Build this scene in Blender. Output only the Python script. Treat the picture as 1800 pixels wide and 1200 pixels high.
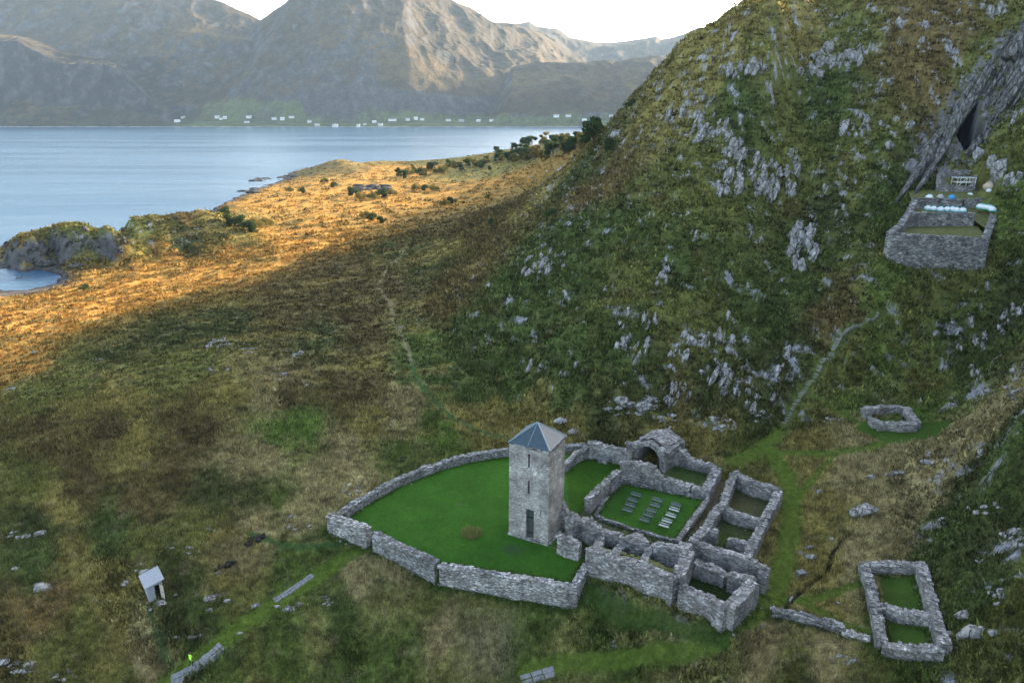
import bpy, bmesh, math, random
import numpy as np
from mathutils import Vector, Matrix

for o in list(bpy.data.objects): bpy.data.objects.remove(o)
S = bpy.context.scene
COL = S.collection
R = math.radians

# ------------------------------------------------------------------ camera
CAMZ = 60.0
FPX = 1250.0                      # focal length in pixels of an 1800 px wide frame
PITCH = math.atan((600 - 195) / FPX)
cd = bpy.data.cameras.new('camera')
cd.lens = FPX / 1800 * 36; cd.sensor_width = 36
cd.clip_start = 0.5; cd.clip_end = 40000
cam = bpy.data.objects.new('camera', cd); COL.objects.link(cam)
cam.location = (0, 0, CAMZ); cam.rotation_euler = (math.pi / 2 - PITCH, 0, 0)
S.camera = cam

# ------------------------------------------------------------------ light
SUN_EL = 14.0                     # low autumn sun, to the right and ahead of the camera
SUN_AZ = 47.0                     # degrees forward of straight right
sd = Vector((math.cos(R(SUN_EL)) * math.cos(R(SUN_AZ)), math.cos(R(SUN_EL)) * math.sin(R(SUN_AZ)), math.sin(R(SUN_EL))))
sl = bpy.data.lights.new('sun', 'SUN'); sl.energy = 4.0; sl.angle = R(0.5); sl.color = (1.0, 0.76, 0.46)
so = bpy.data.objects.new('sun', sl); COL.objects.link(so)
so.rotation_euler = sd.to_track_quat('Z', 'Y').to_euler()
W = bpy.data.worlds.new('World'); S.world = W; W.use_nodes = True
wn = W.node_tree; bg = wn.nodes['Background']
sky = wn.nodes.new('ShaderNodeTexSky'); sky.sky_type = 'NISHITA'; sky.sun_disc = False
sky.sun_elevation = R(SUN_EL); sky.sun_rotation = R(90 - SUN_AZ)
sky.air_density = 1.0; sky.dust_density = 2.5; sky.ozone_density = 1.0
hsv = wn.nodes.new('ShaderNodeHueSaturation'); hsv.inputs['Saturation'].default_value = .74
wn.links.new(sky.outputs[0], hsv.inputs['Color']); wn.links.new(hsv.outputs[0], bg.inputs[0]); bg.inputs[1].default_value = 0.15
S.view_settings.view_transform = 'Standard'; S.view_settings.look = 'None'
S.view_settings.exposure = 2.6; S.view_settings.gamma = 1.0
S.cycles.max_bounces = 5; S.cycles.diffuse_bounces = 2; S.cycles.glossy_bounces = 2
S.cycles.volume_bounces = 0; S.cycles.transmission_bounces = 2

HAZE = 0.000032
CP, SP = math.cos(PITCH), math.sin(PITCH)
def ray(u, v):
    b = (600 - v) / FPX
    return (u - 900) / FPX, CP + b * SP, -SP + b * CP
def at_z(u, v, z):                # where the line of sight through (u, v) meets height z
    A, B, C = ray(u, v); t = (z - CAMZ) / C
    return (A * t, B * t, z)
def at_y(u, v, y):
    A, B, C = ray(u, v); t = y / B
    return (A * t, y, CAMZ + C * t)
def to_px(x, y, z):
    dz = z - CAMZ; dep = y * CP - dz * SP; up = y * SP + dz * CP
    return 900 + FPX * x / dep, 600 - FPX * up / dep

# ------------------------------------------------------------------ helpers
def mesh_from(name, V, F, mat=None, parent=None, smooth=False, loc=(0, 0, 0)):
    me = bpy.data.meshes.new(name)
    V = np.asarray(V, dtype=np.float32)
    if isinstance(F, np.ndarray):
        n, k = F.shape
        me.vertices.add(len(V)); me.vertices.foreach_set('co', V.ravel())
        me.loops.add(n * k); me.loops.foreach_set('vertex_index', F.astype(np.int32).ravel())
        me.polygons.add(n); me.polygons.foreach_set('loop_start', np.arange(0, n * k, k, dtype=np.int32))
        me.update(calc_edges=True)
    else:
        me.from_pydata([tuple(map(float, v)) for v in V], [], [tuple(map(int, f)) for f in F]); me.update()
    if smooth: me.polygons.foreach_set('use_smooth', np.ones(len(me.polygons), dtype=bool))
    if mat: me.materials.append(mat)
    o = bpy.data.objects.new(name, me); COL.objects.link(o); o.location = loc
    if parent: o.parent = parent
    return o
def tag(o, label=None, cat=None, group=None, kind=None):
    if label: o['label'] = label
    if cat: o['category'] = cat
    if group: o['group'] = group
    if kind: o['kind'] = kind
    return o
def empty(name, loc, label, cat, group=None, rz=0):
    o = bpy.data.objects.new(name, None); COL.objects.link(o); o.location = loc; o.rotation_euler = (0, 0, rz)
    o.empty_display_size = 1
    return tag(o, label, cat, group)
def copy_tree(o, parent=None):
    c = o.copy(); COL.objects.link(c)
    if parent: c.parent = parent
    for ch in list(o.children): copy_tree(ch, c)
    return c
class MB:                          # small mesh builder
    def __init__(s): s.V = []; s.F = []
    def add(s, V, F):
        n = len(s.V); s.V += [tuple(v) for v in V]; s.F += [tuple(i + n for i in f) for f in F]
    def box(s, x0, x1, y0, y1, z0, z1, M=None):
        P = [(x0,y0,z0),(x1,y0,z0),(x1,y1,z0),(x0,y1,z0),(x0,y0,z1),(x1,y0,z1),(x1,y1,z1),(x0,y1,z1)]
        if M is not None: P = [tuple(M @ Vector(p)) for p in P]
        s.add(P, [(0,3,2,1),(4,5,6,7),(0,1,5,4),(1,2,6,5),(2,3,7,6),(3,0,4,7)])
    def tube(s, a, b, r0, r1, n=8):
        a, b = Vector(a), Vector(b); d = (b - a).normalized()
        u = d.orthogonal().normalized(); w = d.cross(u); P = []
        for c, r in ((a, r0), (b, r1)):
            for i in range(n):
                t = 2 * math.pi * i / n; P.append(tuple(c + u * (r * math.cos(t)) + w * (r * math.sin(t))))
        s.add(P, [(i, (i + 1) % n, n + (i + 1) % n, n + i) for i in range(n)] + [tuple(range(n - 1, -1, -1)), tuple(range(n, 2 * n))])
    def build(s, name, mat, parent=None, smooth=False, loc=(0, 0, 0)):
        return mesh_from(name, s.V, s.F, mat, parent, smooth, loc)

def _hash(ix, iy, s):
    h = (ix.astype(np.int64) * 374761393 + iy.astype(np.int64) * 668265263 + s * 1442695041) & 0xffffffff
    h = ((h ^ (h >> 13)) * 1274126177) & 0xffffffff
    return ((h ^ (h >> 16)) & 0xffff) / 65535.0
def pn(x, y, s=0):                 # gradient noise, about -1..1
    x = np.asarray(x, float); y = np.asarray(y, float)
    ix = np.floor(x); iy = np.floor(y); fx = x - ix; fy = y - iy
    ux = fx * fx * fx * (fx * (fx * 6 - 15) + 10); uy = fy * fy * fy * (fy * (fy * 6 - 15) + 10)
    def g(a, b):
        t = _hash(ix + a, iy + b, s) * 6.2831853
        return np.cos(t) * (fx - a) + np.sin(t) * (fy - b)
    n0 = g(0, 0) * (1 - ux) + g(1, 0) * ux; n1 = g(0, 1) * (1 - ux) + g(1, 1) * ux
    return (n0 * (1 - uy) + n1 * uy) * 1.5
def fbm(x, y, o=4, s=0, gain=.5, lac=2.03):
    r = 0; a = 1; t = 0
    for k in range(o):
        r = r + a * pn(x, y, s + k * 17); t += a; a *= gain; x = x * lac + 3.1; y = y * lac + 1.7
    return r / t
def ridged(x, y, o=4, s=0):
    r = 0; a = 1; t = 0
    for k in range(o):
        r = r + a * (1 - np.abs(pn(x, y, s + k * 13))) ** 2; t += a; a *= .5; x = x * 2.1 + 5.2; y = y * 2.1 + 9.1
    return r / t
def sst(e0, e1, x):
    t = np.clip((x - e0) / (e1 - e0), 0, 1); return t * t * (3 - 2 * t)

# ------------------------------------------------------------------ materials
MATS = {}
def mat(name):
    m = bpy.data.materials.new(name); m.use_nodes = True; MATS[name] = m
    nt = m.node_tree; b = nt.nodes['Principled BSDF']
    b.inputs['Roughness'].default_value = .9; b.inputs['Specular IOR Level'].default_value = .1
    return m, nt, b
def N(nt, t, **k):
    n = nt.nodes.new(t)
    for a, v in k.items(): setattr(n, a, v)
    return n
def noise(nt, vec, sc, det=4, rough=.6, dist=0):
    n = N(nt, 'ShaderNodeTexNoise'); n.inputs['Scale'].default_value = sc; n.inputs['Detail'].default_value = det
    n.inputs['Roughness'].default_value = rough; n.inputs['Distortion'].default_value = dist
    if vec is not None: nt.links.new(vec, n.inputs['Vector'])
    return n.outputs['Fac']
def mrange(nt, v, a, b, c, d):
    n = N(nt, 'ShaderNodeMapRange'); n.inputs[1].default_value = a; n.inputs[2].default_value = b
    n.inputs[3].default_value = c; n.inputs[4].default_value = d; nt.links.new(v, n.inputs[0]); return n.outputs[0]
def ramp(nt, v, stops):
    n = N(nt, 'ShaderNodeValToRGB'); e = n.color_ramp.elements
    while len(e) < len(stops): e.new(.5)
    for el, (p, c) in zip(e, stops): el.position = p; el.color = (*c, 1)
    nt.links.new(v, n.inputs[0]); return n.outputs[0]
def mixc(nt, f, a, b, bt='MIX'):
    n = N(nt, 'ShaderNodeMix', data_type='RGBA', blend_type=bt)
    for s, v in ((0, f), (6, a), (7, b)):
        if hasattr(v, 'links'): nt.links.new(v, n.inputs[s])
        else: n.inputs[s].default_value = v if s == 0 else ((*v, 1) if len(v) == 3 else v)
    return n.outputs[2]
def math_(nt, op, a, b=0.0):
    n = N(nt, 'ShaderNodeMath', operation=op)
    for s, v in ((0, a), (1, b)):
        if hasattr(v, 'links'): nt.links.new(v, n.inputs[s])
        else: n.inputs[s].default_value = v
    return n.outputs[0]
def mapv(nt, sc=(1, 1, 1), rot=(0, 0, 0), geo=True):
    t = N(nt, 'ShaderNodeNewGeometry').outputs['Position'] if geo else N(nt, 'ShaderNodeTexCoord').outputs['Object']
    m = N(nt, 'ShaderNodeMapping'); m.inputs['Scale'].default_value = sc; m.inputs['Rotation'].default_value = rot
    nt.links.new(t, m.inputs[0]); return m.outputs[0]
def bump(nt, b, h, st=.5, dist=.1):
    n = N(nt, 'ShaderNodeBump'); n.inputs['Strength'].default_value = st; n.inputs['Distance'].default_value = dist
    nt.links.new(h, n.inputs['Height']); nt.links.new(n.outputs[0], b.inputs['Normal'])

# ground: colour attribute (kind of plant cover) varied by fine noise
m, nt, b = mat('ground_cover')
vc = N(nt, 'ShaderNodeVertexColor', layer_name='Col').outputs[0]
at = N(nt, 'ShaderNodeAttribute', attribute_name='smoothness').outputs['Fac']
b.inputs['Specular IOR Level'].default_value = .03
p = mapv(nt)
n1 = noise(nt, p, 1.3, 7, .78); n2 = noise(nt, p, 6.0, 5, .8)
k1 = mrange(nt, n1, .32, .68, .50, 1.75); k2 = mrange(nt, n2, .32, .68, .60, 1.65)
kk = math_(nt, 'MULTIPLY', k1, k2)
n = N(nt, 'ShaderNodeMix', data_type='FLOAT'); nt.links.new(at, n.inputs[0]); nt.links.new(kk, n.inputs[2]); n.inputs[3].default_value = 1.0
c = mixc(nt, 1.0, vc, n.outputs[0], 'MULTIPLY')
st = mrange(nt, noise(nt, mapv(nt, (1, 1, .6)), 2.3, 5, .75), .53, .72, 0, 1)
st = math_(nt, 'MULTIPLY', st, math_(nt, 'SUBTRACT', 1.0, at))
c = mixc(nt, math_(nt, 'MULTIPLY', st, .38), c, (.20, .165, .085))
nt.links.new(c, b.inputs['Base Color']); bump(nt, b, kk, .9, .12)

m, nt, b = mat('far_slope')
vc = N(nt, 'ShaderNodeVertexColor', layer_name='Col').outputs[0]; p = mapv(nt)
k = mrange(nt, noise(nt, p, .02, 8, .72), .3, .7, .45, 1.6)
k = math_(nt, 'MULTIPLY', k, mrange(nt, noise(nt, p, .09, 5, .75), .3, .7, .6, 1.45))
nt.links.new(mixc(nt, 1.0, vc, k, 'MULTIPLY'), b.inputs['Base Color']); bump(nt, b, k, .9, 6)

m, nt, b = mat('vegetation')       # leaves and blades, colour from the mesh
vc = N(nt, 'ShaderNodeVertexColor', layer_name='Col').outputs[0]
nt.links.new(vc, b.inputs['Base Color'])
tr = N(nt, 'ShaderNodeBsdfTranslucent'); nt.links.new(vc, tr.inputs[0])
mx = N(nt, 'ShaderNodeMixShader'); mx.inputs[0].default_value = .3
nt.links.new(b.outputs[0], mx.inputs[1]); nt.links.new(tr.outputs[0], mx.inputs[2])
nt.links.new(mx.outputs[0], nt.nodes['Material Output'].inputs[0])

def leafmat(name, a, c2):
    m, nt, b = mat(name)
    oi = N(nt, 'ShaderNodeObjectInfo').outputs['Random']
    f = math_(nt, 'ADD', math_(nt, 'MULTIPLY', oi, .5), math_(nt, 'MULTIPLY', noise(nt, mapv(nt, geo=False), 1.5, 3), .5))
    c = mixc(nt, f, a, c2); nt.links.new(c, b.inputs['Base Color'])
    tr = N(nt, 'ShaderNodeBsdfTranslucent'); nt.links.new(c, tr.inputs[0])
    mx = N(nt, 'ShaderNodeMixShader'); mx.inputs[0].default_value = .35
    nt.links.new(b.outputs[0], mx.inputs[1]); nt.links.new(tr.outputs[0], mx.inputs[2])
    nt.links.new(mx.outputs[0], nt.nodes['Material Output'].inputs[0]); return m
leafmat('birch_leaves', (.07, .09, .025), (.24, .17, .05))
leafmat('juniper_leaves', (.03, .055, .018), (.06, .085, .03))

def rockmat(name, dark, mid, light, sc=1.0, moss=.35, st=.35):
    m, nt, b = mat(name)
    dv = Vector((.40, .62, .68)).normalized(); eu = dv.to_track_quat('X', 'Z').to_matrix().transposed().to_euler()
    p1 = N(nt, 'ShaderNodeMapping'); p1.inputs['Rotation'].default_value = eu; nt.links.new(N(nt, 'ShaderNodeNewGeometry').outputs['Position'], p1.inputs[0])
    p2 = N(nt, 'ShaderNodeMapping'); p2.inputs['Scale'].default_value = (st, 1, 1); nt.links.new(p1.outputs[0], p2.inputs[0]); p = p2.outputs[0]
    a = noise(nt, p, 1.3 * sc, 7, .75, .4)
    c = ramp(nt, a, [(.30, dark), (.45, mid), (.60, light), (.8, tuple(min(1, x * 1.35) for x in light))])
    cr = N(nt, 'ShaderNodeTexVoronoi', feature='DISTANCE_TO_EDGE'); cr.inputs['Scale'].default_value = .9 * sc
    mm = p; nn = N(nt, 'ShaderNodeVectorMath', operation='ADD')
    nt.links.new(mm, nn.inputs[0])
    nz = N(nt, 'ShaderNodeTexNoise'); nz.inputs['Scale'].default_value = 1.5 * sc; nt.links.new(mm, nz.inputs['Vector'])
    nt.links.new(nz.outputs['Color'], nn.inputs[1]); nt.links.new(nn.outputs[0], cr.inputs['Vector'])
    e = mrange(nt, cr.outputs[0], 0, .07, 1, 0)
    c = mixc(nt, math_(nt, 'MULTIPLY', e, .75), c, tuple(x * .35 for x in dark))
    g = mrange(nt, noise(nt, p, .8 * sc, 4, .7), .52, .62, 0, moss)
    c = mixc(nt, g, c, (.06, .065, .03))
    nt.links.new(c, b.inputs['Base Color'])
    bump(nt, b, math_(nt, 'SUBTRACT', a, e), 1.0, .25 / sc); return m
rockmat('outcrop_rock', (.09, .088, .086), (.22, .214, .205), (.355, .345, .33), 1.1, .5)
rockmat('cliff_rock', (.018, .018, .018), (.080, .078, .074), (.21, .205, .195), 1.1, .6, .22)
rockmat('dark_shore_rock', (.022, .021, .021), (.055, .052, .05), (.11, .105, .10), .4, .3)

def masonry(name, dark, mid, light, sx=3.0, sz=6.0, moss=.4, mosscol=(.07, .075, .03)):
    m, nt, b = mat(name)
    tc = N(nt, 'ShaderNodeNewGeometry').outputs['Position']
    nz = N(nt, 'ShaderNodeTexNoise'); nz.inputs['Scale'].default_value = 1.5; nz.inputs['Detail'].default_value = 3
    nt.links.new(tc, nz.inputs['Vector'])
    ad = N(nt, 'ShaderNodeVectorMath', operation='MULTIPLY_ADD'); nt.links.new(nz.outputs['Color'], ad.inputs[0])
    ad.inputs[1].default_value = (.35, .35, .12); nt.links.new(tc, ad.inputs[2])
    mp = N(nt, 'ShaderNodeMapping'); mp.inputs['Scale'].default_value = (sx, sx, sz); nt.links.new(ad.outputs[0], mp.inputs[0])
    v = N(nt, 'ShaderNodeTexVoronoi'); v.inputs['Scale'].default_value = 1; nt.links.new(mp.outputs[0], v.inputs['Vector'])
    e = N(nt, 'ShaderNodeTexVoronoi', feature='DISTANCE_TO_EDGE'); e.inputs['Scale'].default_value = 1; nt.links.new(mp.outputs[0], e.inputs['Vector'])
    sp = N(nt, 'ShaderNodeSeparateColor'); nt.links.new(v.outputs['Color'], sp.inputs[0])
    c = ramp(nt, sp.outputs[0], [(0, dark), (.45, mid), (.85, light), (1, tuple(min(1, x * 1.3) for x in light))])
    bl = mrange(nt, noise(nt, tc, .55, 5, .7), .35, .68, .48, 1.32)
    c = mixc(nt, 1.0, c, bl, 'MULTIPLY')
    j = mrange(nt, e.outputs[0], 0, .10, 1, 0)
    c = mixc(nt, math_(nt, 'MULTIPLY', j, .5), c, tuple(x * .45 for x in dark))
    nrm = N(nt, 'ShaderNodeSeparateXYZ'); nt.links.new(N(nt, 'ShaderNodeNewGeometry').outputs['Normal'], nrm.inputs[0])
    g = mrange(nt, noise(nt, tc, 1.2, 5, .75), .50, .62, 0, moss)
    g = math_(nt, 'MULTIPLY', g, mrange(nt, nrm.outputs['Z'], -.2, .8, .35, 1))
    c = mixc(nt, g, c, mosscol)
    nt.links.new(c, b.inputs['Base Color'])
    bump(nt, b, math_(nt, 'SUBTRACT', math_(nt, 'MULTIPLY', sp.outputs[1], .6), j), .9, .08); return m
masonry('ruin_masonry', (.155, .15, .145), (.255, .248, .24), (.36, .35, .34))
masonry('front_masonry', (.15, .14, .135), (.23, .22, .215), (.37, .365, .36), 2.4, 4.5, moss=.55, mosscol=(.12, .11, .075))
masonry('tower_masonry', (.31, .295, .27), (.37, .355, .33), (.43, .415, .385), 2.6, 5.5, .22, (.16, .15, .12))
masonry('drystone', (.14, .137, .132), (.30, .293, .283), (.46, .45, .435), 3.0, 6.0, .25)
masonry('drystone_mossy', (.11, .11, .11), (.22, .22, .22), (.34, .34, .34), 3.0, 5.0, .75)
masonry('terrace_masonry', (.12, .118, .115), (.21, .206, .20), (.32, .315, .305), 1.8, 4.0, .3)

def plain(name, col, var=.25, sc=8, rough=.8, spec=.2, bmp=.2, stretch=(1, 1, 1), metal=0):
    m, nt, b = mat(name)
    a = noise(nt, mapv(nt, stretch, geo=False), sc, 5, .65)
    c = mixc(nt, 1.0, col, mrange(nt, a, .3, .7, 1 - var, 1 + var), 'MULTIPLY')
    nt.links.new(c, b.inputs['Base Color']); b.inputs['Roughness'].default_value = rough
    b.inputs['Specular IOR Level'].default_value = spec; b.inputs['Metallic'].default_value = metal
    bump(nt, b, a, bmp, .02); return m
plain('slate', (.036, .062, .082), .45, 5, .5, .5, .6, (.6, .6, 3.5))
plain('lead_cap', (.17, .22, .24), .2, 4, .5, .4)
plain('old_door', (.045, .055, .05), .3, 6, .7, .3, .3, (8, 8, .5))
plain('dark_void', (.01, .01, .012), .2)
plain('pale_bench', (.40, .41, .40), .12, 6, .7)
plain('grey_bench', (.12, .14, .145), .2, 6, .7)
plain('bench_leg', (.08, .085, .08), .2)
plain('weathered_boards', (.24, .25, .28), .3, 3, .8, .2, .4, (14, 14, .6))
plain('tin_roof', (.24, .255, .29), .15, 2, .55, .4, .3, (9, .5, .5))
plain('pale_wood', (.45, .40, .33), .2, 5)
plain('white_bag', (.62, .66, .66), .06, 5, .6)
plain('turquoise_bag', (.08, .36, .40), .1, 5, .6)
plain('blue_bag', (.06, .25, .50), .1, 5, .6)
plain('grey_bag', (.34, .34, .33), .1, 5, .6)
plain('white_paint', (.62, .62, .60), .06, 1, .6)
plain('white_steel', (.62, .66, .68), .1, 4, .5, .4)
plain('grey_roof', (.20, .19, .19), .15, 1, .7)
plain('red_paint', (.22, .05, .035), .1, 1)
plain('flagstone', (.135, .14, .145), .35, 3, .8, .2, .5)
plain('pale_step', (.15, .15, .125), .3, 3)
plain('gravel', (.15, .15, .125), .6, 12, .95, .1, .8)
plain('peat', (.010, .009, .008), .4, 4)
plain('hi_vis', (.42, 1.0, .06), .05, 20, .8)
plain('dark_cloth', (.02, .022, .03), .1, 20, .9)
plain('skin', (.45, .28, .2), .05, 20, .6)
plain('hair', (.05, .035, .02), .1, 20, .6)
plain('bark', (.10, .085, .07), .3, 6)
plain('brown_bag', (.42, .33, .26), .15, 5, .8)
M = MATS
# ------------------------------------------------------------------ terrain of the island
# survey points (u, v, 'z' or 'y', value) turned into x, y, z
SURV = [
 (930,950,'z',8),(1100,880,'z',8),(1200,850,'z',8.3),(1300,900,'z',8),(1250,1000,'z',8),(760,850,'z',8.3),(640,900,'z',8),(700,940,'z',7.6),
 (740,1005,'z',6.3),(800,1035,'z',5.8),(900,1055,'z',5.4),(1000,1070,'z',5.5),(1045,1008,'z',7.7),(1100,1031,'z',8.0),(1165,1053,'z',8.0),(1235,1094,'z',7.9),(1290,1117,'z',7.9),(1180,1080,'z',7.2),(1250,1130,'z',7.0),(1100,1100,'z',5.6),(1200,1150,'z',5.4),(900,1110,'z',4.6),(1360,1060,'z',7.4),(650,980,'z',6.6),(560,960,'z',7),
 (300,1190,'z',3),(600,1190,'z',3),(900,1190,'z',3.5),(1200,1190,'z',4.5),(1500,1190,'z',7.5),(1790,1190,'z',12),(0,1190,'z',3),
 (1400,1050,'z',7.5),(1600,1070,'z',8.5),(1450,900,'z',8.5),(1580,900,'z',9.5),(1400,800,'z',9),(1567,735,'z',12),(1700,750,'z',16),
 (1700,900,'z',13),(1790,900,'z',18),(1790,1050,'z',15),(1790,750,'z',24),(890,755,'z',9),(1000,765,'z',9),(1130,765,'z',9.5),(1300,770,'z',9.5),(1360,760,'z',9.5),
 (200,1100,'z',4),(50,1150,'z',4),(262,1050,'z',6),(50,950,'z',6),(300,900,'z',8),(500,850,'z',8),(100,800,'z',8),(400,750,'z',9),
 (560,720,'z',9.5),(700,730,'z',9),(200,650,'z',10),(450,630,'z',12),(600,600,'z',12),(50,620,'z',6),(300,550,'z',9),(100,520,'z',3.5),(20,525,'z',2),
 (500,520,'z',11),(700,500,'z',14),(250,480,'z',4),(450,440,'z',6.5),(600,430,'z',8),(800,350,'z',10),(700,320,'z',9),(860,310,'z',14),
 (600,350,'z',7.5),(450,400,'z',5.5),(20,478,'z',-1.2),(0,490,'z',-1),(60,470,'z',0.6),(150,470,'z',1.8),(-80,480,'z',-2),(-300,470,'z',-3),(-600,600,'z',-2),(-400,700,'z',2),(-300,1000,'z',2),(-500,1300,'z',1),
 (20,462,'y',283),(25,432,'y',284),(60,417,'y',287),(100,406,'y',291),(145,397,'y',293),(190,388,'y',296),(230,383,'y',304),(270,379,'y',310),(310,374,'y',320),(350,368,'y',335),(395,374,'y',350),(100,457,'z',1.6),(190,459,'z',2.6),(270,452,'z',3.3),(330,444,'z',3.8),(400,434,'z',5),(430,372,'z',6),(350,456,'z',4.2),(330,470,'z',4.3),(385,450,'z',5),(300,470,'z',3.9),(228,470,'z',3.2),(260,462,'z',3.4),(150,480,'z',2.4),(200,476,'z',2.9),
 (600,279,'y',770),(596,283,'y',700),(606,286,'y',690),(575,291,'z',3),(622,288,'y',790),(640,291,'z',8),(700,290,'z',10),(750,288,'z',12),(800,284,'z',15),(607,305,'z',7),(540,297,'z',1),(660,283,'y',840),(900,262,'y',760),(1000,250,'y',830),(1050,245,'y',850),
 (500,325,'z',3.0),(560,315,'z',7),(400,362,'z',2.6),(440,342,'z',2.0),(470,330,'z',2.0),(530,308,'z',2.4),(560,430,'z',8),(480,360,'z',6),(560,350,'z',7.5),(640,330,'z',9),(680,360,'z',8.5),(540,385,'z',7),(620,390,'z',8),(480,425,'z',6.5),(640,310,'z',9),(720,305,'z',10),(760,380,'z',10.5),(200,435,'z',5),(470,405,'z',6.5),(540,338,'z',6.5),(600,335,'z',7),(580,322,'z',6.5),(510,392,'z',6.5),(530,398,'z',6.8),(520,372,'z',6.5),(1395,-20,'y',262),(330,400,'z',5),
 (1060,243,'y',400),(1105,192,'y',340),(1150,132,'y',290),(1185,94,'y',250),(1215,70,'y',240),(1250,62,'y',238),(1290,32,'y',232),(1370,0,'y',225),
 (1200,600,'y',124),(1200,500,'y',140),(1200,400,'y',160),(1200,300,'y',182),(1200,200,'y',208),(1080,500,'y',142),(1080,400,'y',166),(1080,300,'y',215),
 (1000,600,'y',127),(1000,500,'y',150),(1000,400,'y',185),(1000,300,'y',285),(850,600,'z',14),(800,450,'z',17),(900,400,'z',22),(850,350,'z',15),(950,330,'z',24),(900,500,'z',22),(900,680,'z',11),(780,640,'z',11),
 (1400,600,'y',126),(1400,500,'y',148),(1400,400,'y',168),(1400,300,'y',188),(1400,200,'y',210),(1400,100,'y',236),(1420,0,'y',262),
 (1600,700,'y',116),(1600,600,'y',129),(1545,545,'y',134),(1500,480,'y',146),(1560,466,'y',142),(1530,462,'y',144),(1650,480,'y',142),(1740,480,'y',142),(1640,344,'y',174),(1700,306,'y',183),(1640,250,'y',192),(1570,300,'y',182),(1600,150,'y',204),(1600,0,'y',238),(1500,300,'y',182),
 (1780,560,'y',130),(1780,400,'y',152),(1760,300,'y',170),(1790,200,'y',188),(1790,50,'y',214),(1750,620,'y',124),(1380,740,'z',9.8),
]
WORLD_PTS = [(-60,20,2),(0,20,2.5),(60,20,6),(120,40,20),(200,60,60),(205,140,100),(165,190,92),(200,230,128),(330,200,165),(150,272,112),(120,262,103),(300,330,140),(150,330,88),(112,415,88),(114,452,80),(200,460,95),
 (150,560,80),(78,432,55),(112,530,71),(130,640,58),(250,620,70),(170,760,45),(400,500,90),(500,300,150),(500,100,100),(120,900,20),(300,900,30),
 (-180,380,-8),(-250,330,-6),(-230,420,-10),(-300,600,-12),(-400,900,-14),(-330,760,-10),(-270,950,-10),(-150,985,-8),(-60,1030,-8),(0,1070,-8),(80,1140,-8),(-240,500,-8),(-250,600,-8),(-275,660,-8),(-170,345,-5),(200,1100,-8),(500,1100,-5),(-500,1100,-14),(-500,500,-12)]
P3 = []
for u, v, k, w in SURV: P3.append(at_z(u, v, w) if k == 'z' else at_y(u, v, w))
P3 += WORLD_PTS
P3 = np.array(P3, float)
def q_of(x, y): return np.stack([x / y * 3.0, np.log(y) * 1.6], -1)
Q = q_of(P3[:, 0], P3[:, 1])
D = np.sqrt(((Q[:, None] - Q[None]) ** 2).sum(-1) + 4e-4)
n_ = len(P3); A_ = np.zeros((n_ + 3, n_ + 3)); A_[:n_, :n_] = D - np.eye(n_) * .004
A_[:n_, n_] = 1; A_[n_, :n_] = 1; A_[:n_, n_ + 1:] = Q; A_[n_ + 1:, :n_] = Q.T
wts = np.linalg.solve(A_, np.concatenate([P3[:, 2], [0, 0, 0]]))
def rbf(x, y):
    sh = np.shape(x); x = np.ravel(x); y = np.ravel(y); out = np.empty(len(x))
    for i in range(0, len(x), 60000):
        q = q_of(x[i:i + 60000], y[i:i + 60000])
        r = np.full(len(q), wts[n_]) + q @ wts[n_ + 1:]
        for k in range(n_): r += wts[k] * np.sqrt((q[:, 0] - Q[k, 0]) ** 2 + (q[:, 1] - Q[k, 1]) ** 2 + 4e-4)
        out[i:i + 60000] = r
    return out.reshape(sh)
# coarse tables of the smooth height, sampled by (x/y, ln y)
A0, A1, NA = -1.5, 2.0, 520
L0, L1, NL = math.log(18), math.log(1200), 620
ta = np.linspace(A0, A1, NA); tl = np.linspace(L0, L1, NL)
gy = np.exp(tl)[:, None] * np.ones(NA); gx = gy * ta[None]
TAB = rbf(gx, gy)
def h0(x, y):
    x = np.asarray(x, float); y = np.asarray(y, float)
    fa = np.clip((x / y - A0) / (A1 - A0) * (NA - 1), 0, NA - 1.001); fl = np.clip((np.log(y) - L0) / (L1 - L0) * (NL - 1), 0, NL - 1.001)
    i = fl.astype(int); j = fa.astype(int); a = fl - i; b = fa - j
    return (TAB[i, j] * (1 - a) * (1 - b) + TAB[i + 1, j] * a * (1 - b) + TAB[i, j + 1] * (1 - a) * b + TAB[i + 1, j + 1] * a * b)
def seg_dist(x, y, P, closed=False):
    d = np.full(np.shape(x), 1e9); P = list(P)
    if closed: P.append(P[0])
    for (x0, y0), (x1, y1) in zip(P, P[1:]):
        vx, vy = x1 - x0, y1 - y0; t = np.clip(((x - x0) * vx + (y - y0) * vy) / (vx * vx + vy * vy + 1e-9), 0, 1)
        d = np.minimum(d, np.hypot(x - x0 - t * vx, y - y0 - t * vy))
    return d
def inside(x, y, P):
    r = np.zeros(np.shape(x), bool); n = len(P)
    for i in range(n):
        x0, y0 = P[i]; x1, y1 = P[(i + 1) % n]
        c = ((y0 > y) != (y1 > y)) & (x < (x1 - x0) * (y - y0) / ((y1 - y0) if y1 != y0 else 1e-9) + x0)
        r ^= c
    return r
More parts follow.
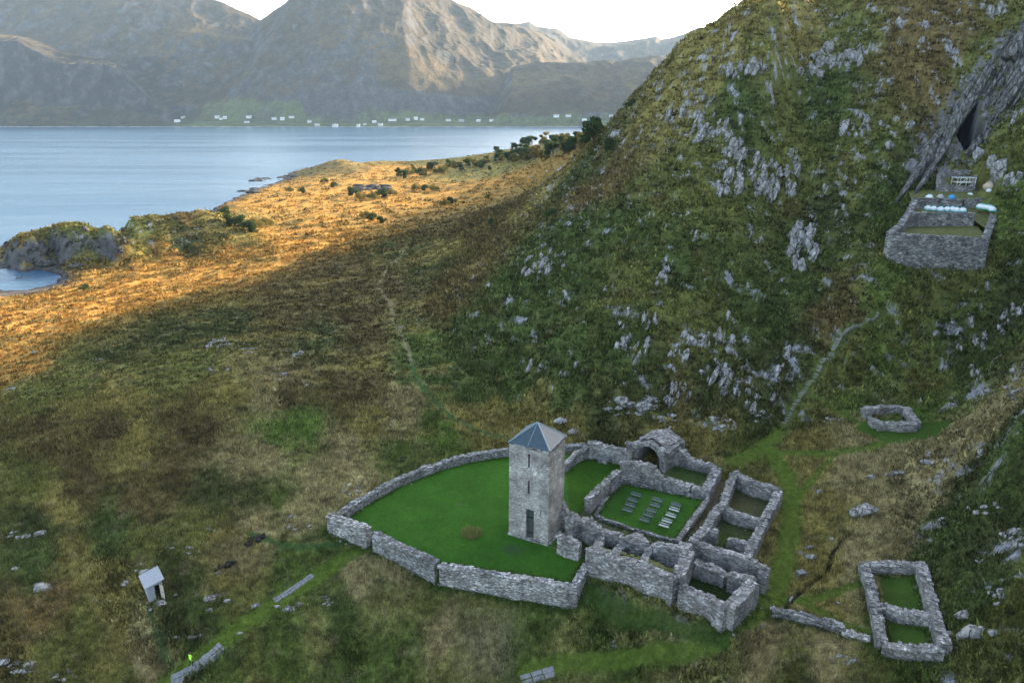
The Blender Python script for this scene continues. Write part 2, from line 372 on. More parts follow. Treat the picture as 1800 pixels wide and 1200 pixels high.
# the abbey stands on a level platform, retained by its outer walls (corners at the wall centres)
PLZ = 8.0
def xy(u, v, z): return at_z(u, v, z)[:2]
PLAT = [xy(599,900,9.2), xy(578,904,9.6), xy(650,927,9.4), xy(656,934,9.0), xy(770,987,8.9), xy(860,1005,8.4), xy(1007,1027,8.4), xy(1031,987,8.4),
        xy(1034,966,10.2), xy(1096,987,10.6), xy(1163,1009,10.4), xy(1195,1040,9.4), xy(1236,1057,9.4), xy(1281,1076,9.6), xy(1326,1024,9.6),
        xy(1345,1000,9.6), xy(1316,972,9.6), xy(1372,860,9.6), xy(1292,832,9.8), xy(1262,821,9.5), xy(1205,800,9.8), xy(1112,785,10.3), xy(1036,775,10.2), xy(893,789,9), xy(815,801,9), xy(740,825,9), xy(665,859,9)]
TERRP = [(77.2, 144.2), (96.6, 144.2), (112.5, 167.0), (116, 180.5), (104.5, 180.5), (92.5, 166)]
CAVE = None
def hs(x, y):                       # height without the small bumps
    h = h0(x, y); x = np.asarray(x, float); y = np.asarray(y, float)
    tb = (x > 60) & (x < 130) & (y > 135) & (y < 185)
    if np.any(tb):
        dt = seg_dist(x, y, TERRP, True) * np.where(inside(x, y, TERRP), 1, -1)
        h = h - 2.6 * sst(-.1, 1.2, dt)
    if CAVE:
        for cx, cy, rx, ry, dp in CAVE:
            h = h - dp * np.exp(-(((x - cx) / rx) ** 4 + ((y - cy) / ry) ** 4))
    bb = (x > -50) & (x < 60) & (y > 40) & (y < 130)
    if not np.any(bb): return h
    x = np.atleast_1d(x); y = np.atleast_1d(y); hh = np.atleast_1d(h).copy(); bb = np.atleast_1d(bb)
    ins = inside(x[bb], y[bb], PLAT); d = seg_dist(x[bb], y[bb], PLAT, True) * np.where(ins, 1, -1)
    w = sst(-.25, .25, d); w2 = np.where(hh[bb] > PLZ - .2, sst(-4, .25, d), w)
    w = np.maximum(w, w2); hh[bb] = hh[bb] * (1 - w) + PLZ * w
    return hh.reshape(np.shape(h)) if np.shape(h) else float(hh[0])
def micro(x, y, slope, z):          # hummocks, ledges and tussocks on top of the smooth ground
    hill = sst(.22, .45, slope); near = sst(420, 160, y)
    low = .55 * fbm(x / 9, y / 9, 3, 5) + .35 * fbm(x / 2.6, y / 2.6, 3, 9) * near + sst(200, 350, y) * 1.2 * fbm(x / 28, y / 28, 3, 77)
    w = .35 * y ** .5
    hi = 4.2 * (ridged(x / 19 + .3 * fbm(x / 30, y / 30, 2, 3), y / 19, 3, 21) - .63) + 1.5 * fbm(x / 6, y / 6, 3, 31) + .7 * fbm(x / 1.9, y / 1.9, 3, 41)
    hi = hi * (1 - .62 * sst(225, 260, y) * (x < 0) * 1.15)
    r = low * (1 - hill) + hi * hill
    cal = sst(0, 3.0, CALM(x, y)) if CALM else 1
    return r * cal
CALM = None
def hf(x, y):
    x = np.asarray(x, float); y = np.asarray(y, float)
    e = .6
    gx_ = (h0(x + e, y) - h0(x - e, y)) / (2 * e); gy_ = (h0(x, y + e) - h0(x, y - e)) / (2 * e)
    z = hs(x, y)
    return z + micro(x, y, np.hypot(gx_, gy_), z)
def hit(u, v, hadd=0.0, f=None):    # point of the ground seen at (u, v)
    A, B, C = ray(u, v); a = A / B; s = C / B
    y = np.exp(np.linspace(math.log(40), math.log(1190), 700)); f = f or hf
    for _ in range(2):
        zr = CAMZ + s * y; g = f(a * y, y) + hadd; k = int(np.argmax(zr <= g))
        if zr[k] > g[k]: k = len(y) - 1
        if _ == 0: lo, hi_ = y[max(k - 1, 0)], y[k]; y = np.linspace(lo, hi_ + 1e-6, 12)
    return float(a * y[k]), float(y[k]), float(g[k] - hadd)
def hxy(u, v): return hit(u, v, f=hs)[:2]
# quiet ground around the ruins, the little ruins and the terrace, and along the paths
PATHS = {  # polyline in survey pixels, half width in metres, colour
 'mown_ring': ([(1350,785),(1385,840),(1392,880),(1385,960),(1368,1030),(1310,1090),(1250,1132),(1180,1150),(1090,1160),(1000,1165),(930,1180)], 1.5, (.050,.080,.012)),
 'mown_east': ([(1340,790),(1440,799),(1530,786),(1600,765),(1660,745),(1740,700)], 1.1, (.050,.080,.012)),
 'mown_north': ([(1290,812),(1340,790),(1370,760)], 1.5, (.055,.082,.014)),
 'spur_a': ([(1368,800),(1385,835),(1400,862)], .6, (.050,.080,.012)),
 'spur_b': ([(1468,797),(1440,830),(1412,862),(1395,885)], .55, (.050,.080,.012)),
 'spur_c': ([(1430,700),(1480,728),(1530,750)], .6, (.050,.080,.012)),
 'quay_path': ([(655,945),(600,985),(530,1030),(470,1070),(400,1120),(300,1195)], 1.3, (.050,.080,.012)),
 'moor_path_low': ([(885,768),(840,757),(800,738),(770,712),(745,685),(728,655),(722,620)], .55, (.04,.075,.025)),
 'moor_path': ([(725,640),(716,610),(705,590),(690,560),(688,535),(664,505),(672,485),(700,455),(722,425)], .55, (.15,.13,.07)),
 'shed_path': ([(262,1068),(275,1100),(285,1145),(303,1175)], .5, (.035,.055,.02)),
 'house_path': ([(1375,1060),(1440,1050),(1490,1032),(1515,1026)], .7, (.050,.080,.012)),
 'house_path_b': ([(1390,1050),(1440,1075),(1490,1100),(1535,1112)], .7, (.050,.080,.012)),
 'outer_foot': ([(770,1022),(860,1040),(1000,1068),(1040,1040),(1100,1070),(1200,1104),(1270,1124)], 1.1, (.030,.055,.012)),
 'stair_band': ([(1375,748),(1400,698),(1436,655),(1468,616),(1500,577),(1545,546)], 1.0, (.062,.082,.022)),
 'west_path': ([(440,938),(520,962),(560,960),(640,948)], .6, (.03,.06,.018)),
 'fence_line_foot': ([(585,918),(655,945),(720,985),(775,1022)], .9, (.02,.05,.012)),
}
PW = {k: ([hxy(*q) for q in v[0]], v[1], v[2]) for k, v in PATHS.items()}
QUIET = [hxy(*q) for q in [(1567,735),(1600,1030),(1620,1100),(1560,1060),(1650,440),(1700,400),(1620,400),(262,1028),(1556,456)]]
def CALM(x, y):
    d = np.full(np.shape(x), 99.); m_ = (y < 230)
    if not np.any(m_): return d
    x = np.atleast_1d(x); y = np.atleast_1d(y); d = np.atleast_1d(d); m_ = np.atleast_1d(m_)
    xs, ys = x[m_], y[m_]; r = np.full(len(xs), 99.)
    r = np.where(inside(xs, ys, PLAT), 0, np.minimum(r, seg_dist(xs, ys, PLAT, True) - 1.0))
    for k in ('mown_ring', 'mown_east', 'quay_path'): r = np.minimum(r, seg_dist(xs, ys, PW[k][0]) - .8)
    for (px, py), rr in zip(QUIET, (5, 7, 7, 5, 13, 13, 13, 2.5, 7)): r = np.minimum(r, np.hypot(xs - px, ys - py) - rr)
    d[m_] = np.maximum(r, 0)
    return d

_c = hit(1707, 233, f=hs); _d = hit(1716, 215, f=hs)
CAVE = [(_c[0], _c[1] + .5, 2.1, 4.2, 10.0), (_d[0], _d[1] + .5, 1.5, 3.4, 9.0)]
# ------------------------------------------------------------------ plant cover: sampled kinds, blended over the ground
G_ = (.078,.105,.026); D_ = (.215,.180,.085); H_ = (.080,.062,.026); O_ = (.102,.108,.031); B_ = (.058,.080,.023)
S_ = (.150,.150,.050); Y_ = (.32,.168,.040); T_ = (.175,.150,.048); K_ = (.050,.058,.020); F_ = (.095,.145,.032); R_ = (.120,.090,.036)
COV = [(60,700,O_),(200,690,T_),(400,690,T_),(480,690,D_),(80,760,H_),(200,760,H_),(350,760,H_),(500,690,H_),(600,700,H_),(640,680,H_),(230,780,T_),(400,800,D_),(300,830,H_),(150,850,H_),
 (50,850,O_),(100,900,T_),(60,930,K_),(250,900,H_),(380,870,K_),(450,880,K_),(500,880,G_),(540,755,F_),(490,770,F_),(470,800,D_),(600,780,D_),(650,750,T_),(700,760,D_),(780,760,F_),(760,735,G_),(700,790,G_),
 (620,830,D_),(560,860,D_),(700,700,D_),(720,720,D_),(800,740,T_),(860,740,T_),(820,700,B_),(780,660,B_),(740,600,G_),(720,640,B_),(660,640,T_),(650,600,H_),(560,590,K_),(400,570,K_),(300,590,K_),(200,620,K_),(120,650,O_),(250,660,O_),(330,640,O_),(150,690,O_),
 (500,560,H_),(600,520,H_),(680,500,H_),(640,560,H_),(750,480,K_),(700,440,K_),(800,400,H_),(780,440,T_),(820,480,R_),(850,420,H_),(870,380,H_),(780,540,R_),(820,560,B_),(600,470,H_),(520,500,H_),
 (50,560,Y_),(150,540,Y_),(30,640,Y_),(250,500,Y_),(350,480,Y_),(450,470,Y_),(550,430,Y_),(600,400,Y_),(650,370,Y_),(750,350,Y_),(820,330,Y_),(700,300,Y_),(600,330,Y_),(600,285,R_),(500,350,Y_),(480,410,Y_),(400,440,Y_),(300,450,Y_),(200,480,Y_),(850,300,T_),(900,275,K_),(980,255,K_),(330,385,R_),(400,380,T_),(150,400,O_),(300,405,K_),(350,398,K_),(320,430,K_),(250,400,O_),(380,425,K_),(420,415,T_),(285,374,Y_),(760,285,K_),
 (900,600,B_),(900,500,B_),(900,680,B_),(1000,700,B_),(1000,600,B_),(1000,500,B_),(1000,400,B_),(950,350,T_),(1050,340,R_),(1020,300,K_),(1100,400,B_),(1100,500,O_),(1100,620,B_),(1200,550,O_),(1200,450,B_),(1200,350,O_),(1250,280,O_),(1300,200,B_),(1200,150,T_),(1280,80,T_),(1400,60,T_),(1500,40,O_),(1600,50,R_),(1650,90,R_),(1450,180,B_),(1400,260,O_),(1500,300,O_),(1450,380,K_),(1550,350,B_),(1420,480,B_),(1350,560,B_),(1400,620,K_),(1250,700,K_),(1330,740,K_),(1150,700,K_),(1050,740,K_),(1720,120,O_),(1780,250,O_),(1780,350,G_),
 (940,735,T_),(1010,755,T_),(1150,765,T_),(1250,775,T_),(1300,790,O_),(1180,760,T_),(1470,560,R_),(1470,620,O_),(1560,620,G_),(1600,540,O_),(1560,500,G_),(1700,500,O_),(1500,660,O_),(1620,660,O_),(1680,560,B_),(1740,640,B_),(1780,560,K_),(1420,700,O_),(1500,700,G_),(1620,740,F_),
 (1430,775,T_),(1500,770,D_),(1420,830,T_),(1500,830,D_),(1560,800,D_),(1650,780,D_),(1720,750,D_),(1600,880,D_),(1560,950,D_),(1450,900,T_),(1440,1000,T_),(1500,1000,D_),(1640,850,D_),(1660,940,B_),(1700,850,K_),(1780,800,B_),(1750,950,K_),(1720,1030,B_),(1780,1080,O_),(1700,1180,O_),(1600,1190,G_),(1450,1150,D_),(1350,1130,D_),(1400,1190,O_),(1550,1160,O_),(1450,1080,T_),
 (700,980,D_),(620,1010,D_),(680,1060,S_),(600,1080,B_),(760,1060,O_),(850,1080,S_),(850,1140,S_),(950,1100,G_),(1050,1080,G_),(1000,1140,S_),(1100,1100,S_),(1150,1130,S_),(1200,1140,D_),(1250,1160,S_),(1100,1180,G_),(1200,1190,O_),(900,1180,G_),(800,1180,S_),(700,1150,G_),(640,1160,G_),(600,1180,G_),(500,1150,G_),(450,1180,O_),(400,1190,G_),(560,1120,S_),(500,1100,G_),(780,1110,D_),
 (500,1000,G_),(540,1000,G_),(580,960,G_),(430,970,T_),(400,1000,T_),(380,960,T_),(450,930,D_),(520,900,D_),(350,940,O_),(320,990,K_),(200,930,B_),(250,960,O_),(150,1000,T_),(220,1020,T_),(180,1060,T_),(100,1060,R_),(60,1090,R_),(150,1100,O_),(60,1000,B_),(200,1130,T_),(250,1150,D_),(230,1190,O_),(100,1150,O_),(350,1060,B_),(350,1100,K_),(420,1070,O_),(400,1120,G_),(310,1060,K_)]
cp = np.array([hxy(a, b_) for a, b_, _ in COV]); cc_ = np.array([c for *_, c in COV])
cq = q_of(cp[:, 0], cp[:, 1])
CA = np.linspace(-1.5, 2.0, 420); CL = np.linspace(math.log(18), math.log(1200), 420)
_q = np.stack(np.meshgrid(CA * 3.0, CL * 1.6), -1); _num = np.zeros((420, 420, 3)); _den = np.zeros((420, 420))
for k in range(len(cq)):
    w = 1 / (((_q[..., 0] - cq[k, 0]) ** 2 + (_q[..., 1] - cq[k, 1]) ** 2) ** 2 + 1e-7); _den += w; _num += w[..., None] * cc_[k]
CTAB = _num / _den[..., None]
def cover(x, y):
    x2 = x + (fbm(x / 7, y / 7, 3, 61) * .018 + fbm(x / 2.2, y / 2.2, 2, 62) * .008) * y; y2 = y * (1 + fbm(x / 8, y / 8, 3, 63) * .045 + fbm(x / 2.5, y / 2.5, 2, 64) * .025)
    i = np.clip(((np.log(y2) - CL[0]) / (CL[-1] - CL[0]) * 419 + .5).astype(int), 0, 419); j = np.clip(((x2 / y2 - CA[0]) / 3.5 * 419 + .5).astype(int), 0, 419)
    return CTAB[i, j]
def poly(pts, z=None): return [xy(u, v, z) if z else hxy(u, v) for u, v in pts]
LAWNS = [(poly([(600,906),(652,932),(770,992),(1006,1032),(1032,986),(966,962),(990,940),(1000,870),(1000,800),(893,795),(815,806),(742,830),(665,865)], PLZ), (.044,.122,.016)),
         (poly([(1089,846),(1236,880),(1185,952),(1048,908)], PLZ), (.042,.112,.016)),
         (poly([(996,818),(1040,800),(1105,812),(1060,850),(1035,895),(1000,905)], PLZ), (.035,.090,.010)),
         (poly([(1185,815),(1250,830),(1225,852),(1175,838)], PLZ), (.055,.085,.025)),
         (poly([(1290,860),(1362,872),(1335,910),(1280,890)], PLZ), (.085,.085,.04)),
         (poly([(1270,895),(1330,912),(1318,945),(1255,925)], PLZ), (.07,.085,.035)),
         (poly([(1255,925),(1318,950),(1308,975),(1240,950)], PLZ), (.05,.075,.02)),
         (poly([(1205,1000),(1300,1030),(1270,1065),(1200,1040)], PLZ), (.04,.065,.02)),
         (poly([(1545,1010),(1610,1012),(1635,1075),(1555,1072)]), (.048,.088,.016)),
         (poly([(1560,1090),(1640,1095),(1655,1135),(1565,1130)]), (.048,.088,.016)),
         (poly([(1500,755),(1525,735),(1610,740),(1680,735),(1650,765),(1560,778)]), (.045,.085,.015))]
GRAV = [(poly([(1075,838),(1252,868),(1216,952),(1192,962),(1030,914)], PLZ), (.075,.085,.05)),
        (poly([(1262,852),(1292,838),(1240,925),(1222,952),(1212,925)], PLZ), (.095,.080,.055)),
        (poly([(1020,925),(1200,965),(1190,1010),(1010,960)], PLZ), (.06,.065,.035)),
        (poly([(878,942),(900,950),(960,970),(950,984),(890,972),(868,955)], PLZ), (.06,.085,.045)),
        (poly([(1040,790),(1110,795),(1105,812),(1040,802)], PLZ), (.08,.085,.05))]
BEDS = [(poly([(380,955),(440,940),(480,990),(430,1020),(370,1000)]), (.12,.10,.055)),
        (poly([(840,1080),(900,1085),(900,1190),(820,1190),(800,1120)]), (.16,.145,.085))]
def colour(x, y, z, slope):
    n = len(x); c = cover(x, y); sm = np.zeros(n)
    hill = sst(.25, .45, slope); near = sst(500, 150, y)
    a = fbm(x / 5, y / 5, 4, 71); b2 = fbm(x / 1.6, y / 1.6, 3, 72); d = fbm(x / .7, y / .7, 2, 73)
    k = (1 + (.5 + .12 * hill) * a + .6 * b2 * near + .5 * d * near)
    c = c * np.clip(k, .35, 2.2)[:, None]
    t = (sst(.08, .30, fbm(x / 17 + .2 * a, y / 6.5, 4, 78, .55)) * (1 - hill) * sst(95, 120, y))[:, None] * .55; c = c * (1 - t) + np.array([.20,.165,.055]) * t
    # dry straw streaks and dark heather clumps
    t = sst(.18, .42, fbm(x / 3.2, y / 2.0, 4, 81, .6))[:, None] * (.48 - .25 * hill[:, None]); c = c * (1 - t) + np.array([.17,.14,.075]) * t
    t = sst(.15, .40, fbm(x / 4.5, y / 2.8, 4, 91, .6))[:, None] * (.62 - .25 * hill[:, None]); c = c * (1 - t) + np.array([.040,.044,.018]) * t
    far = sst(180, 260, y) * (1 - hill)
    t = (sst(.02, .22, fbm(x / 9, y / 16, 5, 95, .65)) * far)[:, None] * .8; c = c * (1 - t) + np.array([.085,.065,.022]) * t
    # rusty bracken on the hill
    t = (sst(.22, .45, fbm(x / 13, y / 13, 4, 97)) * hill)[:, None] * .3; c = c * (1 - t) + np.array([.11,.065,.025]) * t
    # small bare rock showing through on steep ground
    rk = sst(.265, .37, fbm(x / 3.0 + y / 9, y / 4.2, 4, 101, .65) + .22 * fbm(x / 22, y / 22, 2, 103) + .05 * (slope - .5)) * sst(.32, .5, slope) * sst(5, 9, z)
    g = (.24 + .16 * fbm(x / .8, y / .8, 2, 105))
    c = c * (1 - rk)[:, None] + (g[:, None] * np.array([1, 1, 1.08])) * rk[:, None]
    # shore rock
    sh = sst(2.2, .7, z + .8 * fbm(x / 6, y / 6, 3, 111)) * (y > 230)
    cliff = sst(.55, .9, slope) * (y > 230) * sst(-.50, -.56, x / y) * sst(15, 9, z)
    s2 = np.maximum(sh, cliff)[:, None]; g = (.065 + .06 * fbm(x / 3, y / 3, 3, 113))[:, None]
    c = c * (1 - s2) + g * np.array([1, .98, 1]) * s2
    t = (sst(.6, .1, z) * (y > 230))[:, None]; c = c * (1 - t) + np.array([.030,.020,.018]) * t
    nearm = (y < 330)
    idx = np.where(nearm)[0]; X, Yy = x[idx], y[idx]
    w1 = fbm(X / 1.3, Yy / 1.3, 3, 121)
    for P, q in BEDS:
        dd = seg_dist(X, Yy, P, True) * np.where(inside(X, Yy, P), 1, -1) + w1 * 1.5
        t = sst(-2.5, 2.5, dd)[:, None] * .7; c[idx] = c[idx] * (1 - t) + np.array(q) * (1 + .35 * d[idx])[:, None] * t
    for kname, (P, w, q) in PW.items():
        dd = seg_dist(X, Yy, P); ww = w * (1 + .35 * fbm(X / 3, Yy / 3, 2, 131)); t = sst(ww * 1.25, ww * .6, dd + .45 * w1 + .12 * d[idx])
        if kname == 'moor_path': t = t * .85
        t = (t * .92)[:, None]; c[idx] = c[idx] * (1 - t) + np.array(q) * (1.15 + .5 * d[idx] + .35 * w1)[:, None] * t; sm[idx] = np.maximum(sm[idx], t[:, 0] * .2)
    dd = seg_dist(X, Yy, CLIFF, True) * np.where(inside(X, Yy, CLIFF), 1, -1) + w1 * 2.0
    t = (sst(-.8, .8, dd) * sst(.62, .45, .5 + .6 * fbm(X / 2.2, Yy / 4, 3, 151)))[:, None] * .95; gg = (.13 + .16 * fbm((X + Yy * .4) / .9, Yy / 5, 4, 152))[:, None]
    c[idx] = c[idx] * (1 - t) + np.maximum(gg, .03) * np.array([1, 1, 1.06]) * t
    # drainage ditch
    P = DITCH; dd = seg_dist(X, Yy, P) + .12 * w1; t = sst(.36, .12, dd)[:, None] * .9; c[idx] = c[idx] * (1 - t) + np.array([.014,.014,.010]) * t
    pin = inside(X, Yy, PLAT)
    t = (sst(-.1, .1, np.where(pin, .2, -.2)))[:, None] * .9; c[idx] = c[idx] * (1 - t) + np.array([.05,.065,.028]) * (1 + .4 * d[idx])[:, None] * t
    for L, smv in ((GRAV, .2), (LAWNS, .8)):
        for P, q in L:
            dd = seg_dist(X, Yy, P, True) * np.where(inside(X, Yy, P), 1, -1) + w1 * .25
            t = sst(-.12, .12, dd); vv = 1 + .42 * fbm(X / 4.3, Yy / 4.3, 5, 141, .6) + (.35 if smv < .5 else .13) * d[idx]
            c[idx] = c[idx] * (1 - t)[:, None] + np.array(q) * vv[:, None] * t[:, None]; sm[idx] = sm[idx] * (1 - t) + smv * t
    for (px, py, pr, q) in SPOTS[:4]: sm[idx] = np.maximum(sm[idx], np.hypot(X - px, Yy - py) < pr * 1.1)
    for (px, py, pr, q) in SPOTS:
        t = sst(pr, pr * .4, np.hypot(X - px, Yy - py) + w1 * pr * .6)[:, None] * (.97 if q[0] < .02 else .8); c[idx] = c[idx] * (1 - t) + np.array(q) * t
    return np.clip(c, .006, .6), sm
CLIFF = poly([(1600,325),(1592,280),(1625,215),(1700,130),(1740,70),(1800,40),(1830,120),(1800,185),(1745,235),(1720,275),(1690,310),(1640,320)])
DITCH = [hxy(*q) for q in [(1372,1085),(1393,1050),(1430,1020),(1455,1000),(1466,965),(1482,945),(1497,932)]]
SPOTS = [(CAVE[0][0], CAVE[0][1] + 3.6, 2.8, (.008,.008,.010)), (CAVE[1][0], CAVE[1][1] + 3.4, 2.6, (.008,.008,.010)), (CAVE[0][0], CAVE[0][1], 2.6, (.010,.010,.012)), (CAVE[1][0], CAVE[1][1], 2.0, (.010,.010,.012)), (*xy(829, 938, PLZ), 1.6, (.13,.12,.05)), (*xy(806, 886, PLZ), .5, (.10,.12,.06)), (*xy(903,965,PLZ), 1.5, (.05,.085,.04))]  # first four paint the cave's darkness into the ground colour

def ground_sheet():
    # finer where the picture needs it, coarse beyond its edges
    a = np.concatenate([np.linspace(-1.45, -1.02, 60)[:-1], np.arange(-1.02, 1.02, .0017), np.linspace(1.02, 1.9, 200)])
    l = np.concatenate([np.exp(np.linspace(math.log(20), math.log(52), 70))[:-1], np.exp(np.arange(math.log(52), math.log(1150), .0037))])
    na, nl = len(a), len(l); Y = (l[:, None] * np.ones(na)).ravel(); X = Y * np.tile(a, nl)
    e = .6; sl_ = np.hypot((h0(X + e, Y) - h0(X - e, Y)) / (2 * e), (h0(X, Y + e) - h0(X, Y - e)) / (2 * e))
    Zs = hs(X, Y); Z = Zs + micro(X, Y, sl_, Zs)
    dd = seg_dist(X, Y, DITCH); Z -= .45 * sst(.45, .15, dd)
    V = np.stack([X, Y, Z], -1); i = np.arange(nl * na).reshape(nl, na)
    F = np.stack([i[:-1, :-1], i[:-1, 1:], i[1:, 1:], i[1:, :-1]], -1).reshape(-1, 4)
    o = mesh_from('ground', V, F, M['ground_cover'], None, True)
    # slope including the bumps, for the rocky bits
    Zg = Z.reshape(nl, na); gy_ = np.gradient(Zg, axis=0) / np.gradient(l)[:, None]; s2 = np.abs(gy_).ravel()
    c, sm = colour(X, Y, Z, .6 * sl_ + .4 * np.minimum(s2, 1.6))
    at = o.data.color_attributes.new('Col', 'FLOAT_COLOR', 'POINT')
    at.data.foreach_set('color', np.concatenate([c, np.ones((len(c), 1))], 1).astype(np.float32).ravel())
    o.data.attributes.new('smoothness', 'FLOAT', 'POINT').data.foreach_set('value', sm.astype(np.float32))
    tag(o, kind='structure'); return X, Y, Z, c, sm, sl_
GROUND = ground_sheet()
# ------------------------------------------------------------------ the sea
m, nt, b = mat('sea_water')
b.inputs['Base Color'].default_value = (.03, .085, .15, 1); b.inputs['Roughness'].default_value = .2
b.inputs['IOR'].default_value = 1.33; b.inputs['Specular IOR Level'].default_value = .5
p = mapv(nt, (1, 1.6, 1), (0, 0, .35))
w1 = noise(nt, p, .22, 6, .62); w2 = noise(nt, mapv(nt, (1, 2.2, 1), (0, 0, -.2)), .035, 4, .6)
calm = mrange(nt, noise(nt, mapv(nt, (.6, 2.6, 1), (0, 0, .12)), .0022, 4, .6), .42, .60, .25, 1)
h = math_(nt, 'MULTIPLY', math_(nt, 'ADD', w1, math_(nt, 'MULTIPLY', w2, 1.5)), calm)
bump(nt, b, h, .55, 1.6)
mesh_from('sea', [(-14000, -3000, 0), (14000, -3000, 0), (14000, 12000, 0), (-14000, 12000, 0)], [(0, 1, 2, 3)], m).__setitem__('kind', 'structure')

# ------------------------------------------------------------------ mountains across the fjord
def ipl(u, P):
    P = sorted(P); return np.interp(u, [p_[0] for p_ in P], [p_[1] for p_ in P])
# ridges: skyline (u, v), distance of the crest, distance where the slope starts, height of the start, steepness
RIDGES = [
 dict(sil=[(-700,40),(-300,30),(-100,48),(0,56),(30,60),(60,66),(90,80),(140,92),(200,100),(222,112),(240,138),(262,165),(290,195),(330,222),(3000,240)], yc=[(-700,3300),(0,3350),(240,3250),(330,3050)], y0=[(-700,2950),(330,2950)], k=.42, nz=34, cliff=1),
 dict(sil=[(-900,-140),(-300,-110),(0,-60),(200,-40),(330,-30),(420,4),(470,30),(500,48),(560,95),(640,150),(760,205),(3000,240)], yc=[(-900,4500),(0,4400),(470,4100),(640,3700)], y0=[(-900,3300),(200,3150),(640,3000)], k=.85, nz=62, cliff=0),
 dict(sil=[(-900,240),(300,215),(380,150),(440,75),(475,34),(520,8),(560,-20),(640,-34),(700,-26),(790,-4),(840,20),(870,40),(910,45),(950,58),(1000,92),(1020,100),(1060,150),(1110,200),(3000,240)], yc=[(300,3600),(450,3730),(580,3860),(680,4010),(760,4170),(820,4310),(900,4560),(1000,4850),(1110,5050)], y0=[(300,3030),(720,2990),(1000,3330),(1110,3450)], k=.66, nz=60, cliff=0),
 dict(sil=[(-900,240),(850,220),(900,120),(960,108),(1010,108),(1080,107),(1140,100),(1180,102),(1230,120),(1300,150),(1500,160),(1900,190),(2600,220)], yc=[(850,3420),(1200,3450),(2600,3700)], y0=[(850,2940),(1200,2900),(2600,2900)], k=.7, nz=40, cliff=0),
 dict(sil=[(-900,240),(800,180),(860,60),(905,42),(912,40),(920,38),(930,38),(942,45),(975,50),(1000,66),(1050,76),(1100,70),(1145,64),(1153,71),(1190,60),(1215,48),(1252,50),(1300,90),(1500,110),(2600,120)], yc=[(800,6400),(1150,6700),(2600,7000)], y0=[(800,4500),(2600,4600)], k=.8, nz=55, cliff=0),
]
def far_h(X, Y):
    U = 900 + FPX * X / (Y * CP + CAMZ * SP)      # bearing
    out = np.full(len(X), -40.)
    for i, r in enumerate(RIDGES):
        us, vs = zip(*sorted(r['sil'])); U2 = U + fbm(X / 260, Y / 260, 4, 300 + i) * 4
        yc = ipl(U, r['yc']); y0 = ipl(U, r['y0']); vs_ = np.interp(U2, us, vs)
        ac = np.arctan((600 - vs_) / FPX) - PITCH; zc = CAMZ + yc * np.tan(ac)
        t = (Y - y0) / (yc - y0); tt = np.clip(t, 0, 1)
        f = tt ** r['k'] if not r['cliff'] else np.interp(tt, [0, .38, .60, 1.0], [0, .20, .86, 1.0])
        f = f * (1 - (1 - sst(0, .10, tt)) * .75)
        back = np.clip((Y - yc) / (yc * .35), 0, 1)
        z = zc * f * (1 - .5 * back) if i != 0 else zc * f * (1 - .15 * back)
        z = np.where(t < 0, -40, z)
        env = np.clip(np.minimum(t * 3.2, 1), 0, 1) * (1 - .75 * np.exp(-((t - 1) / .10) ** 2)) * sst(-10, 60, zc)
        g = ridged(X / 520 + i, Y / 900, 4, 200 + i * 7) - .55
        z = z + env * (r['nz'] * (1.7 if i else 3.0) * g + r['nz'] * .4 * fbm(X / 130, Y / 160, 4, 210 + i))
        out = np.maximum(out, z)
    # strip of gentle fields along the shore
    sy = 2890 + 60 * fbm(X / 400, X * 0, 3, 400); fl = np.clip((Y - sy) / 260, -1, 1)
    strip = np.where(fl > 0, 3 + 30 * fl ** 1.2 * np.interp(U, [-500, 250, 360, 560, 800, 1100, 2000], [.7, .8, 1.0, .9, 1.1, 1.0, 1]), fl * 30)
    return np.maximum(out, strip * np.where(Y < sy + 420, 1, .5))
